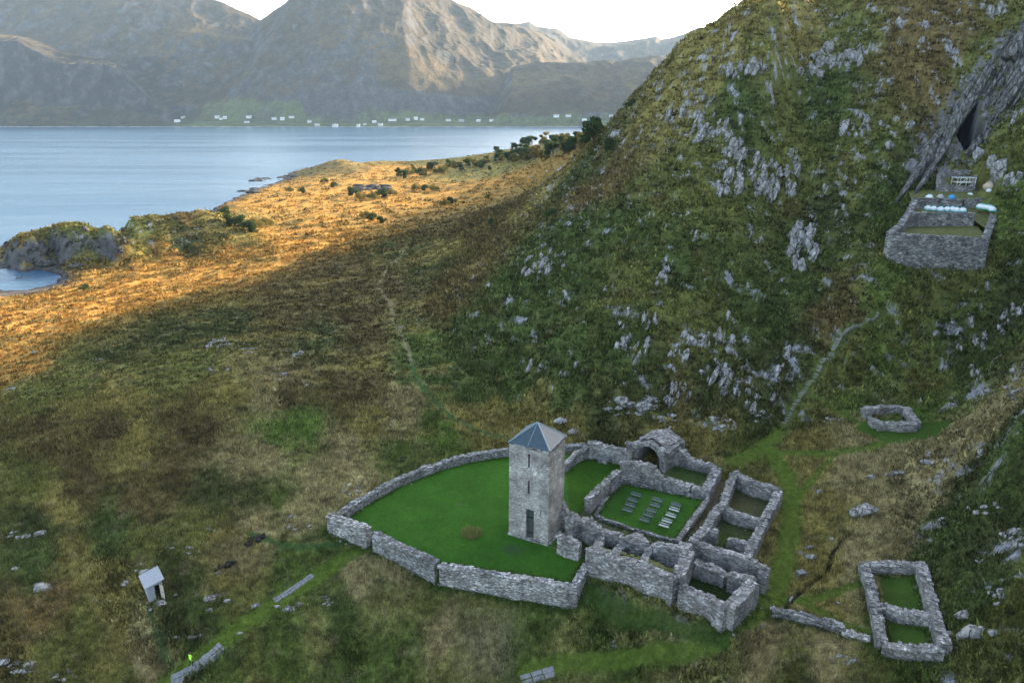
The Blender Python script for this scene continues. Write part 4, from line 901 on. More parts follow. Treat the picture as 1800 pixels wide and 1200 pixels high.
def turf(name, P, dz=0):
    mb = MB(); r = np.random.RandomState(len(P)); n = 14; g = []
    (a, b_, c, d) = [np.array(q, float) for q in P]
    for j in range(n + 1):
        for i in range(n + 1):
            q = (a * (1 - i / n) + b_ * i / n) * (1 - j / n) + (d * (1 - i / n) + c * i / n) * j / n; mb.V.append((q[0], q[1], q[2] + .10 * (r.rand() - .5)))
    for j in range(n):
        for i in range(n): k = j * (n + 1) + i; mb.F.append((k, k + 1, k + n + 2, k + n + 1))
    return tpart(mb.build(name, M['terrace_turf']))
turf('turf', [(77.5,144.6,35.2),(97.2,144.6,34.8),(103.6,158.6,35.7),(88.0,158.6,35.5)])
turf('turf', [(88.0,158.8,38.2),(102.3,158.8,38.1),(105.3,167.4,38.4),(93.3,167.4,38.4)])
turf('turf', [(102.0,152,35.6),(106.8,158.8,38.3),(112.9,167.9,39.2),(104.2,167.9,38.2)])
turf('turf', [(93,167.6,40.2),(112.9,167.8,40.2),(113.5,175.5,41.6),(96,175.5,41.8)])
# small walled building on the top level, boarded frame behind it
sr = empty('chapel_ruin', (106.8, 176, 40.2), 'small rough stone chapel ruin on the highest terrace level below the cave', 'ruin')
def spart(o): o.parent = sr; o.matrix_parent_inverse = Matrix.Translation(-Vector(sr.location)); return o
spart(wall3('front_wall', [(103.1,174.6,43.0),(107,174.6,42.8),(110.7,174.6,42.6)], .9, RM, foot=39, rag=.15, seed=96))
spart(wall3('side_wall', [(103.2,175.3,43.0),(104.6,178,44.0),(106,181,45.2)], .9, RM, foot=39, rag=.3, seed=97))
spart(wall3('back_wall', [(106.4,181.2,45.4),(110.5,181.4,45.8),(115.0,181.0,46.0)], .9, RM, foot=39, rag=.3, seed=98))
spart(wall3('side_wall', [(111.2,175.3,42.6),(113.2,178,43.8),(115.2,180.6,45.3)], .8, RM, foot=39, rag=.2, seed=99))
sc = empty('scaffold', (110.5, 177.6, 42.0), 'pale scaffold of thin poles and planks over the chapel ruin below the cave', 'scaffold')
sbm = MB(); sp_ = MB()
for x in (-2.2, 0, 2.2):
    for y in (-1.2, 1.2): sbm.tube((x, y, -2.5), (x, y, 2.6), .06, .06, 6)
for z in (.2, 1.4, 2.5):
    for y in (-1.2, 1.2): sbm.tube((-2.4, y, z), (2.4, y, z), .05, .05, 6)
    for x in (-2.2, 0, 2.2): sbm.tube((x, -1.4, z), (x, 1.4, z), .05, .05, 6)
sbm.tube((-2.2,-1.2,.2),(0,-1.2,2.5),.05,.05,6)
sbm.build('frame', M['white_steel'], sc)
for y in (-.8, -.2, .4, 1.0): sp_.box(-2.4, 2.4, y - .25, y + .25, 1.46, 1.52)
sp_.build('planks', M['pale_wood'], sc)

# bags of stone on the terraces
def bag_mesh(seed):
    r = np.random.RandomState(seed); n, mrows = 12, 7; V = []; F = []
    for j in range(mrows + 1):
        t = j / mrows; rad = (.62 + .22 * math.sin(t * math.pi)) * (1 if t < .85 else .8)
        for i in range(n):
            a = 2 * math.pi * i / n; q = 1 / max(abs(math.cos(a)), abs(math.sin(a))) ** .6
            V.append((rad * q * math.cos(a) * (1 + .08 * (r.rand() - .5)), rad * q * math.sin(a) * (1 + .08 * (r.rand() - .5)), t * 1.05 + .05 * (r.rand() - .5)))
    for j in range(mrows):
        for i in range(n): F.append((j * n + i, j * n + (i + 1) % n, (j + 1) * n + (i + 1) % n, (j + 1) * n + i))
    k = len(V); V.append((0, 0, 1.22)); F += [(mrows * n + i, mrows * n + (i + 1) % n, k) for i in range(n)]
    F.append(tuple(range(n - 1, -1, -1))); return V, F
def bag(x, y, z, sk, label, group=None, s=1.0, base=True, r_=0):
    e_ = empty('sack', (x, y, z), label, 'sack', group, rz=r_); e_.scale = (s, s, s)
    V, F = bag_mesh(int(x * 10)); mesh_from('bag', V, F, M[sk], e_, True)
    for q in (-.45, .45): mb = MB(); mb.tube((q, -.3, 1.0), (q, .02, 1.42), .05, .05, 5); mb.tube((q, -.02, 1.42), (q, .3, 1.0), .05, .05, 5); mb.build('strap', M['turquoise_bag' if sk == 'white_bag' else sk], e_)
    if base and sk == 'white_bag':
        mb = MB(); mb.box(-.80, .80, -.80, .80, .02, .22); mb.build('base_panel', M['turquoise_bag'], e_)
for k, (u, v) in enumerate([(1630,366),(1640,367),(1653,368),(1664,368),(1673,368),(1681,369),(1692,369.5)]):
    x, y, z = at_z(u, v + 3, 38.3); bag(x, y, z, 'white_bag', ['first','second','third','middle','fifth','sixth','last'][k] + ' white and turquoise sack from the left in the middle terrace row', 'sacks in the row on the middle terrace', .85, r_=.2 * k)
for k, (u, v) in enumerate([(1722,363),(1728,364),(1735,365),(1740,366),(1744,368)]):
    x, y, z = at_z(u, v + 3, 38.9); bag(x, y, z, 'white_bag', ['leftmost','second','middle','fourth','rightmost'][k] + ' white sack of the five at the right end of the terrace', 'sacks at the right end of the terrace', .85, r_=.3 * k)
for u, v, sk, lab in [(1633,346,'white_bag','lone cream-white sack at the left end of the top terrace level'), (1652,346,'grey_bag','grey sack beside the blue one in front of the chapel ruin'),
                      (1672,347,'blue_bag','blue covered sack in front of the chapel ruin wall'), (1704,343,'white_bag','white sack at the right corner of the chapel ruin'),
                      (1738,330,'brown_bag','pale brown covered heap on the slope right of the chapel ruin'), (1738,334,'white_bag','small white sack lying below the brown covered heap')]:
    x, y, z = hit(u, v + 4, f=hs) if v < 340 else at_z(u, v + 4, 40.3); bag(x, y, max(z, 40.2) if v > 340 else z, sk, lab, None, 1.5 if sk == 'brown_bag' else (.9 if v > 340 else .7), base=False, r_=.4)
# ------------------------------------------------------------------ rocks
_ico = None
def ico(sub):
    bm_ = bmesh.new(); bmesh.ops.create_icosphere(bm_, subdivisions=sub, radius=1.0)
    V = np.array([v.co[:] for v in bm_.verts]); F = np.array([[v.index for v in f.verts] for f in bm_.faces]); bm_.free(); return V, F
ICO3, ICO2 = ico(3), ico(2)
def rock_shape(seed, sx, sy, sz, rough=.06, base=None):
    V, F = base or ICO3; r = np.random.RandomState(seed); K = 16
    n = r.randn(K, 3); n /= np.linalg.norm(n, axis=1)[:, None]; d = .62 + .38 * r.rand(K)
    q = V @ n.T; rad = np.where(q > .05, d / np.maximum(q, .05), 9).min(1); rad = np.minimum(rad, 1.25)
    rad *= 1 + rough * 2 * fbm(V[:, 0] * 2.3 + seed, V[:, 1] * 2.3 + V[:, 2] * 3.1, 3, seed % 50)
    rad *= 1 - .10 * sst(.62, .75, ridged(V[:, 0] * 2.2 + seed * .7, V[:, 2] * .8 + V[:, 1], 2, seed % 31))
    return V * rad[:, None] * np.array([sx, sy, sz]), F
def rotm(ax, ang): return np.array(Matrix.Rotation(ang, 3, ax))
def place_rock(acc, x, y, z, L, Wd, H, yaw, tilt, seed, base=None):
    V, F = rock_shape(seed, L, Wd, H, base=base); V = V @ rotm('Y', -tilt).T @ rotm('Z', yaw).T
    n = sum(len(a) for a, _ in acc); acc.append((V + np.array([x, y, z]), F + n))
def finish(name, acc, mt, origin):
    V = np.concatenate([a for a, _ in acc]) - np.array(origin); F = np.concatenate([f for _, f in acc])
    return mesh_from(name, V, F, mt, None, False, origin)
def crag(u, v, w, h, n, label, group, mt='outcrop_rock', name='rock_outcrop', lean=.35, flat=1.0):
    r = np.random.RandomState(int(u * 7 + v)); acc = []; o = hit(u, v); mpp = math.sqrt(o[0] ** 2 + o[1] ** 2) / FPX
    hill = o[1] > 112 and u > 860 and v < 770
    n = int(n * 2.3) if n > 1 else 1
    for k in range(n):
        t = r.rand() ** .5 * .62; a = r.rand() * 6.283
        uu = u + math.cos(a) * t * w * .78; vv = v + math.sin(a) * t * h * .78
        if n == 1: uu, vv = u, v
        x, y, z = hit(uu, vv)
        sz = (.62 * w * mpp) if n == 1 else max(.30, (w * h) ** .5 * mpp * (.135 + .25 * r.rand() ** 1.8) / (n / 6) ** .22)
        if hill:
            L = sz * (1.0 + .7 * r.rand()); yaw = math.atan2(.9, .45) + lean * (r.rand() - .5); tilt = math.radians(28 + 20 * r.rand())
            place_rock(acc, x, y, z - .12 * sz, L, sz * (.38 + .25 * r.rand()), sz * (.42 + .25 * r.rand()), yaw, tilt, r.randint(9999), ICO3 if sz > .9 else ICO2)
        else:
            place_rock(acc, x, y, z + .02 * sz, sz * (.8 + .3 * r.rand()), sz * (.5 + .3 * r.rand()), sz * flat * (.35 + .25 * r.rand()), .3 * (r.rand() - .5) + .2, .25 * (r.rand() - .5), r.randint(9999), ICO3 if sz > .7 else ICO2)
    ob = finish(name, acc, M[mt], o); tag(ob, label, 'boulder' if name == 'boulder' else 'rock outcrop', group); return ob
HG, MG = 'pale rock outcrops on the green hillside', 'rocks scattered on the lower moor and meadow'
CR = [  # u, v, width, height, pieces, label
 (1285,300,70,85,13,'tall left half of the largest crag of upright slabs on the hillside'),(1345,305,60,90,12,'middle slabs of the largest hillside crag, ragged and cracked'),(1392,305,30,80,8,'narrow right-hand ribs of the largest hillside crag'),
 (1410,435,50,92,16,'narrow upright crag of small pale slabs left of the terrace'),(1253,226,80,46,9,'pale crag high on the hill above the largest crag, wide and cracked'),(1220,172,45,36,5,'slab crag near the left skyline of the hill, upper one'),
 (1183,205,38,50,5,'slanting slab near the left skyline of the hill, lower one'),(1312,121,80,34,8,'wide low crag under the hilltop'),(1432,114,66,48,8,'cracked round crag high on the hill near the top'),(1482,96,100,40,9,'broken line of rocks high on the hill near the top'),
 (1520,226,76,32,7,'blocky crag halfway up the hill, left of the big cliff'),(1598,225,18,26,2,'single upright slab just left of the cliff'),(946,470,66,44,9,'pale crag on the left flank of the hill'),(985,458,26,28,3,'small crag beside the one on the left flank'),
 (1172,468,40,24,4,'pale pair of ledges mid-slope, upper ledge'),(1164,490,34,20,3,'pale pair of ledges mid-slope, lower ledge'),(1098,556,44,40,6,'upright pale slab crag mid-slope above the tower'),(1135,560,48,26,6,'broken ledge running right from the slab above the tower'),
 (1238,592,80,34,9,'bright white ledge crag on the lower slope'),(1275,600,40,30,5,'right end of the bright white ledge on the lower slope'),(1255,650,50,40,8,'jagged crag below the bright white ledge'),(1292,672,54,50,9,'large jagged crag low on the slope above the ruins'),(1300,640,34,30,5,'rock cluster on the lower slope between two jagged crags'),
 (1112,612,64,40,7,'scattered ledges mid-slope below the upright slab'),(1190,632,34,40,5,'two-part crag left of the jagged crags'),(1188,688,56,44,8,'dark-cracked crag low on the slope'),(1100,716,90,28,8,'row of pale rocks at the foot of the slope behind the church ruin'),(1139,716,40,46,7,'upright rock group at the foot of the slope behind the church ruin'),
 (1180,740,46,26,5,'low crag just above the vaulted chancel'),(1270,744,64,28,9,'white broken rocks at the foot of the slope, right of the church ruin'),(1322,700,28,54,8,'vertical scree of small rocks near the stone steps'),(1340,735,30,30,6,'pale rubble at the lower end of the stone steps'),(1318,676,26,24,3,'rounded pale rock left of the stone steps'),
 (1378,654,30,30,4,'pale upright rock beside the stone steps'),(1362,700,22,28,3,'small dark-cracked rock near the stone steps'),(932,640,18,34,2,'thin slab low on the left flank'),(988,655,20,30,2,'thin leaning slab low on the left flank right of its twin'),(1012,640,16,16,1,'small rounded rock low on the left flank'),
 (1064,510,14,28,1,'left of the twin leaning slabs on the slope'),(1083,505,16,38,2,'right of the twin leaning slabs on the slope'),(1026,568,12,22,1,'small white upright stone on the left slope'),(1112,360,34,28,4,'pale rock cluster high on the left shoulder'),(1190,378,44,20,3,'flat crag below the left shoulder cluster'),
 (1226,414,36,18,3,'pale slanting ledge mid-slope'),(1326,412,40,30,5,'small crag below the largest crag'),(1204,310,34,16,2,'flat pale rock left of the largest crag'),(1476,305,16,32,2,'left upright slab of the pair between crag and terrace'),(1503,318,12,38,1,'right upright slab of the pair between crag and terrace'),
 (1520,150,22,22,2,'small rock right of the hilltop line'),(1556,145,22,22,2,'pale lump high on the hill right of centre'),(1546,165,26,16,2,'low rock under the pale lump high on the hill'),(1580,40,22,20,1,'lone pale rock near the top of the hill'),(1665,82,24,22,1,'lone pale rock near the top right of the hill'),
 (1620,80,26,20,2,'rock pair high at the right of the hill'),(1676,110,18,14,1,'small pale stone high on the right'),(1560,256,14,34,1,'thin rock rib left of the cliff foot'),(1618,265,26,44,4,'slab group touching the left foot of the cliff'),
 (985,738,20,12,1,'rounded stone above the tower roof'),(1005,760,26,12,1,'pale stone beside the rounded one above the tower roof'),(1380,620,20,16,1,'small rock on the dark right edge of the slope'),(1319,500,24,18,2,'small pale rock mid-slope centre'),(1373,495,14,14,1,'small rounded rock mid-slope right'),
 (1280,555,14,12,1,'small white stone above the white ledge'),(1042,425,22,18,2,'small crag high on the left flank'),(968,440,12,12,1,'tiny stone high on the left flank'),(1150,255,14,12,1,'small stone on the left skyline slope'),(1160,150,22,40,3,'dark-cracked rock on the left skyline'),(1250,90,18,40,3,'rock rib on the skyline near the hilltop'),
 (1450,330,14,10,1,'tiny pale stone right of the largest crag'),(1740,22,60,26,4,'grey rock at the top right corner of the hill'),(1440,20,26,16,2,'rock on the upper slope near the top edge'),
]
for k, (u, v, w, h, n, lab) in enumerate(CR): crag(u, v, w, h, n, lab, HG)
BO = [
 (1722,272,26,22,1,'squarish boulder just right of the cave path'),(1757,300,34,24,1,'slanting boulder above the terrace on the right'),(1742,286,18,14,1,'smaller boulder between two larger ones above the terrace'),(1776,318,44,36,4,'cracked slab outcrop right of the terrace'),(1783,208,14,12,1,'small pale boulder on the bright slope right of the cliff'),
 (1730,607,38,38,3,'tall white and grey boulder on the right slope'),(1688,602,20,26,2,'striped upright boulder on the right slope'),(1705,562,20,15,1,'pale squarish boulder on the right slope'),(1672,569,16,18,1,'rounded boulder left of the pale squarish one'),(1650,572,12,12,1,'small boulder left of the rounded one'),(1644,587,16,9,1,'flat white stone under the small boulder'),
 (1735,505,16,16,1,'white stone on the grass below the terrace'),(1770,570,30,34,3,'dark steep rock at the right edge'),(1790,540,30,30,3,'upper dark rock at the right edge'),(1713,662,30,46,5,'dark broken rocks on the right slope above the hut ruin'),(1790,655,24,30,2,'pale rock at the right edge above the ledge'),
 (1782,690,44,24,4,'pale ledge at the right edge'),(1739,688,18,12,1,'small tan stone on the right slope'),(1671,718,32,24,1,'large rounded boulder right of the hut ruin'),(1680,702,20,12,2,'dark rock right behind the rounded boulder'),(1553,707,14,16,1,'pointed stone behind the hut ruin'),(1618,708,10,16,1,'thin white stone right of the hut ruin'),
 (1460,738,34,16,4,'low rubble heap left of the hut ruin'),(1632,806,50,26,6,'spread of pale flat rocks on the straw slope, left part'),(1663,808,30,20,3,'pale flat rocks on the straw slope, right part'),(1724,795,26,18,2,'pale pointed rock on the straw slope'),(1577,836,44,22,4,'low striped outcrop in the straw grass'),(1530,840,14,10,1,'small stone left of the striped outcrop'),
 (1523,898,42,16,1,'long flat pale boulder in the straw grass'),(1418,966,36,36,2,'split upright boulder beside the ditch'),(1440,864,14,14,1,'faint grey stone in the straw grass'),(1461,947,12,14,1,'mossy stone at the head of the ditch'),(1670,914,34,12,2,'flat white rock on the dark scrub slope'),(1722,896,50,16,4,'long low white ledge on the dark scrub slope'),
 (1755,888,18,12,2,'small broken rock right of the white ledge'),(1785,945,46,34,6,'big pale outcrop at the right edge'),(1724,981,16,16,2,'white stone on the scrub between ledge and boulders'),(1752,1050,36,28,4,'broken white rocks on the scrub above the big boulder'),(1697,1082,30,16,1,'long slanting block behind the big boulder'),
 (1712,1112,50,38,1,'largest grey boulder beside the house ruin'),(1747,1112,20,18,1,'smaller boulder leaning against the largest one'),(1485,1162,50,26,4,'mossy rock pile in the lower right grass'),(1672,1114,16,18,1,'dark stone at the right corner of the house ruin'),(1474,1060,12,8,1,'small stone on the grass above the low wall'),(1340,1100,10,8,1,'small white stone by the abbey corner'),
 (1346,1034,14,14,1,'round stone by the end of the east range'),(250,1000,28,22,2,'pale boulder right behind the tin shed'),(225,1025,20,8,1,'flat rock left of the tin shed'),(282,1060,20,9,1,'flat block lying in front of the shed door'),(308,1046,10,16,1,'pointed stone right of the shed'),(267,1071,10,6,1,'small flat stone below the shed'),
 (450,1065,18,22,1,'upright grey boulder beside the quay path'),(510,1070,24,16,1,'grey boulder right of the flagstone path'),(526,1062,18,12,1,'second boulder beside the grey one near the flagstones'),(488,1066,14,10,1,'low mossy stone at the end of the flagstones'),(572,1057,30,20,3,'cluster of white broken stones in the grass'),(370,1051,26,12,1,'pale flat rock on the bank left of the path'),
 (400,1056,16,6,1,'thin flat stone on the bank'),(368,1072,18,6,1,'flat stone low on the bank'),(30,941,30,20,3,'striped boulder at the far left'),(48,942,14,16,1,'yellowish lichen stone beside the striped boulder'),(70,939,18,10,1,'flat stone right of the lichen stone'),(74,1033,28,12,1,'pale low rock at the left in the brown grass'),(25,1000,12,7,1,'small pale stone at the left edge'),
 (300,962,14,20,2,'pointed white stone above the shed'),(332,970,14,20,2,'narrow pale rocks beside the dark bank'),(510,914,30,18,2,'dark pyramid rock in the bracken'),(514,928,26,12,3,'white stones at the foot of the pyramid rock'),(365,930,34,12,2,'long flat white stone by the straw patch'),(620,862,38,24,6,'dark grey rubble heap outside the curved wall'),
 (385,604,46,20,6,'pale broken scarp rocks on the moor, left group'),(435,612,36,18,5,'pale broken scarp rocks on the moor, middle group'),(516,622,34,14,4,'pale broken scarp rocks on the moor, right group'),(383,647,44,14,4,'white ledge below the scarp on the moor'),(490,661,32,12,4,'white ledge at the right under the scarp'),(540,676,18,16,2,'small grey rocks by the dark heather'),
 (174,633,12,7,1,'lone white stone on the shaded moor'),(20,683,14,8,1,'dark stone at the left edge of the shade'),(738,563,22,8,2,'pale flat rocks beside the moor path'),(706,575,12,8,1,'small stone on the moor path'),(30,1172,70,26,6,'long pale slab outcrop in the lower left corner'),(110,1188,56,22,5,'low mossy slab right of the corner outcrop'),
 (345,1116,36,12,3,'striped low rocks under the dark bank, right part'),(306,1120,26,12,2,'striped low rocks under the dark bank, left part'),(422,1113,11,9,1,'small white boulder by the quay path'),(1080,1132,34,10,3,'sunken flat stones in the tall grass'),(60,620,10,6,1,'small stone on the sunny edge'),(545,925,10,6,1,'small stone left of the curved wall corner'),
 (382,1008,10,10,1,'grey stone near the peat holes'),(740,905,1,1,0,''),(1425,1008,1,1,0,''),(1600,955,14,8,1,'half-buried stone above the house ruin'),(1600,612,1,1,0,''),(560,655,1,1,0,''),(1510,612,10,16,1,'thin pale stone on the grass near the stone steps'),(1450,560,1,1,0,''),(1498,490,10,9,1,'white stone left below the terrace'),(1484,497,8,7,1,'small stone left of the white one below the terrace'),
 (1530,470,22,14,3,'loose rocks at the left foot of the terrace'),(900,757,10,14,2,'pale pointed stone behind the tower'),
]
for u, v, w, h, n, lab in BO:
    if n: crag(u, v, w, h, n, lab, MG, name='boulder' if n == 1 else 'rock_outcrop', flat=1.15 if h > w * .7 else .8)

# the big cliff with the cave
def slab_px(acc, u0, v0, u1, v1, wid, seed, lift=.2, k=1.0):
    a = np.array(hit(u0, v0)); b_ = np.array(hit(u1, v1)); c = (a + b_) / 2; d = b_ - a; L = np.linalg.norm(d) / 2
    yaw = math.atan2(d[1], d[0]); tilt = math.asin(np.clip(d[2] / (2 * L), -1, 1))
    place_rock(acc, c[0], c[1] - lift * .5, c[2] + lift, L * 1.12, wid * k, wid * .8, yaw, tilt, seed)
acc = []; r = np.random.RandomState(11)
for k in range(66):
    t = r.rand(); s = (r.rand() - .5)
    cu = 1625 + t * 175; cv = 300 - t * 205; off = s * (34 + 60 * t); cu += off * .6; cv += off * .75
    ln = 45 + 55 * r.rand()
    if any(math.hypot(cu + q * ln * .42 - 1709, cv - q * ln * .62 - 232) < 29 for q in (-1, -.5, 0, .5, 1)): continue
    slab_px(acc, cu - ln * .42, cv + ln * .62, cu + ln * .42, cv - ln * .62, .45 + .9 * r.rand() ** 2, k + 500, .1 + .5 * r.rand())
for q in [(1636,305,1678,225,1.5),(1648,268,1690,192,1.4),(1694,186,1750,118,1.3),(1610,315,1640,240,1.6),(1745,215,1790,150,1.2),(1728,258,1748,215,.9),(1760,120,1810,60,3.0),(1700,280,1725,245,1.2)]: slab_px(acc, *q, int(q[0]), .9)
co = finish('cliff', acc, M['cliff_rock'], hit(1690, 220)); tag(co, 'big grey slanting rock cliff with a dark cave mouth above the terrace', 'cliff')

# sea cliff of the headland and dark shore rocks
acc = []; r = np.random.RandomState(12)
for k in range(34):
    t = r.rand(); u = 12 + t * 215; v0 = np.interp(u, [10, 60, 150, 250, 350], [452, 462, 462, 446, 425]); v1 = np.interp(u, [10, 60, 150, 250, 350], [432, 412, 395, 385, 382])
    v = v0 + (v1 - v0) * r.rand(); x, y, z = hit(u, v); sz = 1.0 + 1.6 * r.rand()
    place_rock(acc, x, y, z - .4, sz * .8, sz * .6, sz * 1.1, r.rand() * 3, .3 * (r.rand() - .5), k + 700, ICO2)
co = finish('sea_cliff', acc, M['dark_shore_rock'], hit(180, 430)); tag(co, 'dark jagged rock face of the low headland by the water at the left', 'cliff')
for k, (u, v, w, h, n, lab) in enumerate([(30,470,60,10,8,'dark weedy shore rocks at the mouth of the small bay'),(105,463,70,12,8,'dark seaweed-covered rocks along the foot of the headland'),(462,316,34,5,6,'dark reef at the tip of the far point'),(500,312,40,7,6,'grey shore rocks beside the dark reef'),(430,336,50,8,6,'pale rocks along the far beach'),(650,333,56,14,9,'dark rocky knoll rising from the golden moor'),(32,488,16,4,2,'tiny dark rock in the bay')]):
    acc = []; r = np.random.RandomState(k + 40); o = at_z(u, v, .1) if k in (0, 2, 6) else hit(u, v); mpp = o[1] / FPX
    for j in range(n * 2):
        uu = u + (r.rand() - .5) * w; vv = v + (r.rand() - .5) * h; q = at_z(uu, vv, 0) if k in (0, 2, 6) else hit(uu, vv)
        sz = w * mpp * (.10 + .12 * r.rand()); place_rock(acc, q[0], q[1], q[2], sz * 1.3, sz * .8, sz * (.35 if k < 6 and k != 5 else .6), r.rand() * .6, 0, j + k * 90, ICO2)
    tag(finish('shore_rock' if k != 5 else 'rock_outcrop', acc, M['dark_shore_rock'], o), lab, 'rock')
# ------------------------------------------------------------------ stone steps, flagstones, benches, hut, person
def gz(x, y): return float(hf(np.array([x]), np.array([y]))[0])
PTS_ = [(1378,742),(1386,722),(1400,698),(1418,676),(1436,655),(1455,633),(1468,616),(1482,596),(1500,577),(1522,558),(1545,546)]
sp3 = [hxy(*q) for q in PTS_]
stp = empty('stone_stairway', (*sp3[0], gz(*sp3[0])), 'long flight of narrow pale stone steps climbing the green slope to the terrace', 'stairway')
r = np.random.RandomState(4); seg = [np.hypot(b_[0]-a[0], b_[1]-a[1]) for a, b_ in zip(sp3, sp3[1:])]; tot = sum(seg); ns = 80
for k in range(ns):
    s = tot * (k + .5) / ns; i = 0
    while s > seg[i]: s -= seg[i]; i += 1
    a, b_ = np.array(sp3[i]), np.array(sp3[i + 1]); p_ = a + (b_ - a) * s / seg[i]; yaw = math.atan2(b_[1]-a[1], b_[0]-a[0]) + math.pi/2 + .25 * (r.rand() - .5)
    x, y = p_ + .15 * (r.rand(2) - .5); w = .36 + .22 * r.rand(); Mx = Matrix.Rotation(yaw, 4, 'Z'); mb = MB()
    mb.add([tuple(Mx @ Vector(q)) for q in [(-w,-.13,-.3),(w*.9,-.18,-.3),(w,.15,-.3),(-w*.9,.17,-.3),(-w*.95,-.12,.07),(w*.9,-.13,.04),(w*.95,.10,.06),(-w*.85,.11,.05)]], [(0,3,2,1),(4,5,6,7),(0,1,5,4),(1,2,6,5),(2,3,7,6),(3,0,4,7)])
    o = mb.build('step', M['pale_step']); o.location = (x, y, gz(x, y) + .05); o.parent = stp; o.matrix_parent_inverse = Matrix.Translation(-Vector(stp.location))
def flags(name, P, w, n, seed, mt='flagstone'):
    r = np.random.RandomState(seed); Q_ = [hxy(*q) for q in P]; seg = [np.hypot(b_[0]-a[0], b_[1]-a[1]) for a, b_ in zip(Q_, Q_[1:])]; tot = sum(seg); mb = MB()
    for k in range(n):
        s = tot * (k + .5) / n; i = 0
        while s > seg[i] and i < len(seg) - 1: s -= seg[i]; i += 1
        a, b_ = np.array(Q_[i]), np.array(Q_[i+1]); p_ = a + (b_-a)*s/seg[i]; yaw = math.atan2(b_[1]-a[1], b_[0]-a[0]); L = tot / n * .5
        nq = 2 if r.rand() < .6 else 1
        for q in range(nq):
            ww = w / nq * (.42 + .06 * r.rand()); c = p_ + np.array([-math.sin(yaw), math.cos(yaw)]) * (w * (q - .5) * .52 * (nq - 1) + .1 * (r.rand() - .5)); aa = yaw + .10 * (r.rand() - .5); LL = L * (.86 + .12 * r.rand())
            ring = [(c[0] + X * math.cos(aa) - Y * math.sin(aa), c[1] + X * math.sin(aa) + Y * math.cos(aa)) for X, Y in [(-LL, -ww), (0, -ww * 1.06), (LL, -ww * .95), (LL * .97, ww), (0, ww * .97), (-LL * 1.02, ww * .95)]]
            zt = np.mean([gz(*q_) for q_ in ring]) + .03; m_ = 6
            V = [(x, y, gz(x, y) + .05) for x, y in ring] + [(x, y, zt - .45) for x, y in ring]
            mb.add(V, [tuple(range(m_))] + [(j, j + m_, (j+1) % m_ + m_, (j+1) % m_) for j in range(m_)])
    o = mb.build(name, M[mt]); tag(o, kind='structure')
flags('path', [(392,1136),(365,1158),(336,1180),(300,1197)], 1.5, 13, 1)
flags('path', [(550,1010),(515,1035),(482,1056)], .8, 12, 2)
flags('path', [(975,1180),(945,1188),(915,1197)], 1.3, 3, 3)

# benches in three columns on the cloister lawn
def bench_at(u, v, col, lab):
    a = np.array(xy(u - 10, v - 3, PLZ + .7)); b_ = np.array(xy(u + 10, v + 3, PLZ + .7)); c = (a + b_) / 2; yaw = math.atan2(*(b_ - a)[::-1]); L = np.hypot(*(b_ - a)) * .86 / 2
    e_ = empty('bench', (c[0], c[1], PLZ), lab, 'bench', 'benches in three columns on the cloister lawn', rz=yaw); mt = M[col]
    for nm, y0, y1, z0, z1 in (('seat', -.24, .20, .40, .46),):
        mb = MB(); [mb.box(-L, L, -.16 + k * .17, -.16 + k * .17 + .15, z0, z1) for k in range(2)]; mb.build(nm, mt, e_)
    mb = MB(); Mx = Matrix.Translation((0, .20, .46)) @ Matrix.Rotation(-.25, 4, 'X')
    mb.box(-L, L, -.02, .02, .12, .26, Mx)
    mb.build('backrest', mt, e_)
    for sx in (-.78, .78):
        mb = MB(); mb.box(sx * L - .05, sx * L + .05, -.15, .17, 0.0, .40); mb.box(sx * L - .04, sx * L + .04, .171, .215, .3, .80); mb.build('leg', M['bench_leg'], e_)
Z2 = lambda x, y: (960 + x / 3.157, 740 + y / 3.157)
BL = ['first', 'second', 'third', 'fourth', 'last']
for k, q in enumerate([(497,400),(478,430),(465,457),(450,485)]): bench_at(*Z2(*q), 'grey_bench', ['back','second','third','front'][k] + ' grey bench of the left column of four on the cloister lawn')
for k, q in enumerate([(617,430),(603,458),(583,488),(567,513),(545,540)]): bench_at(*Z2(*q), 'grey_bench', ['back','second','middle','fourth','front'][k] + ' grey bench of the middle column of five on the cloister lawn')
for k, q in enumerate([(720,455),(710,482),(692,515),(670,545),(653,570)]): bench_at(*Z2(*q), 'grey_bench' if k == 0 else 'pale_bench', ['grey back','pale second','pale middle','pale fourth','pale front'][k] + ' bench of the right column on the cloister lawn')

# the hut
x0, y0 = hxy(264, 1050); z0 = gz(x0, y0)
c0 = np.array(xy(262, 1057, z0)); c1 = np.array(xy(289, 1047, z0)); yaw = math.atan2(*(c1 - c0)[::-1]); wd = np.hypot(*(c1 - c0)); n_ = np.array([-math.sin(yaw), math.cos(yaw)])
cc = (c0 + c1) / 2 + n_ * 1.3
hut = empty('shed', (cc[0], cc[1], z0 - .1), 'small weathered wooden shed with pale tin roof and open door, lower left', 'shed', rz=yaw)
w2, d2, h1 = wd / 2, 1.3, 2.05; hp = 2.75
wb = MB(); wb.add([(-w2,-d2,0),(-w2*.05,-d2,0),(-w2*.05,-d2,1.9),(w2*.62,-d2,1.9),(w2*.62,-d2,0),(w2,-d2,0),(w2,-d2,h1+.35),(-w2,-d2,h1),(-w2,d2,0),(w2,d2,0),(w2,d2,h1+.35),(-w2,d2,h1)],
    [(0,1,2,7),(2,3,6,7),(3,4,5,6),(5,9,10,6),(9,8,11,10),(8,0,7,11)])
wb.build('wall', M['weathered_boards'], hut)
for sx, w_ in ((-.6, .06), (-.25, .05), (.85, .05)):
    mb = MB(); mb.box(w2*sx-w_, w2*sx+w_, -d2-.04, -d2-.003, 0, h1+.05+.17*(sx+1)); mb.build('batten', M['weathered_boards'], hut)
mb = MB(); nn = 16
V = []; 
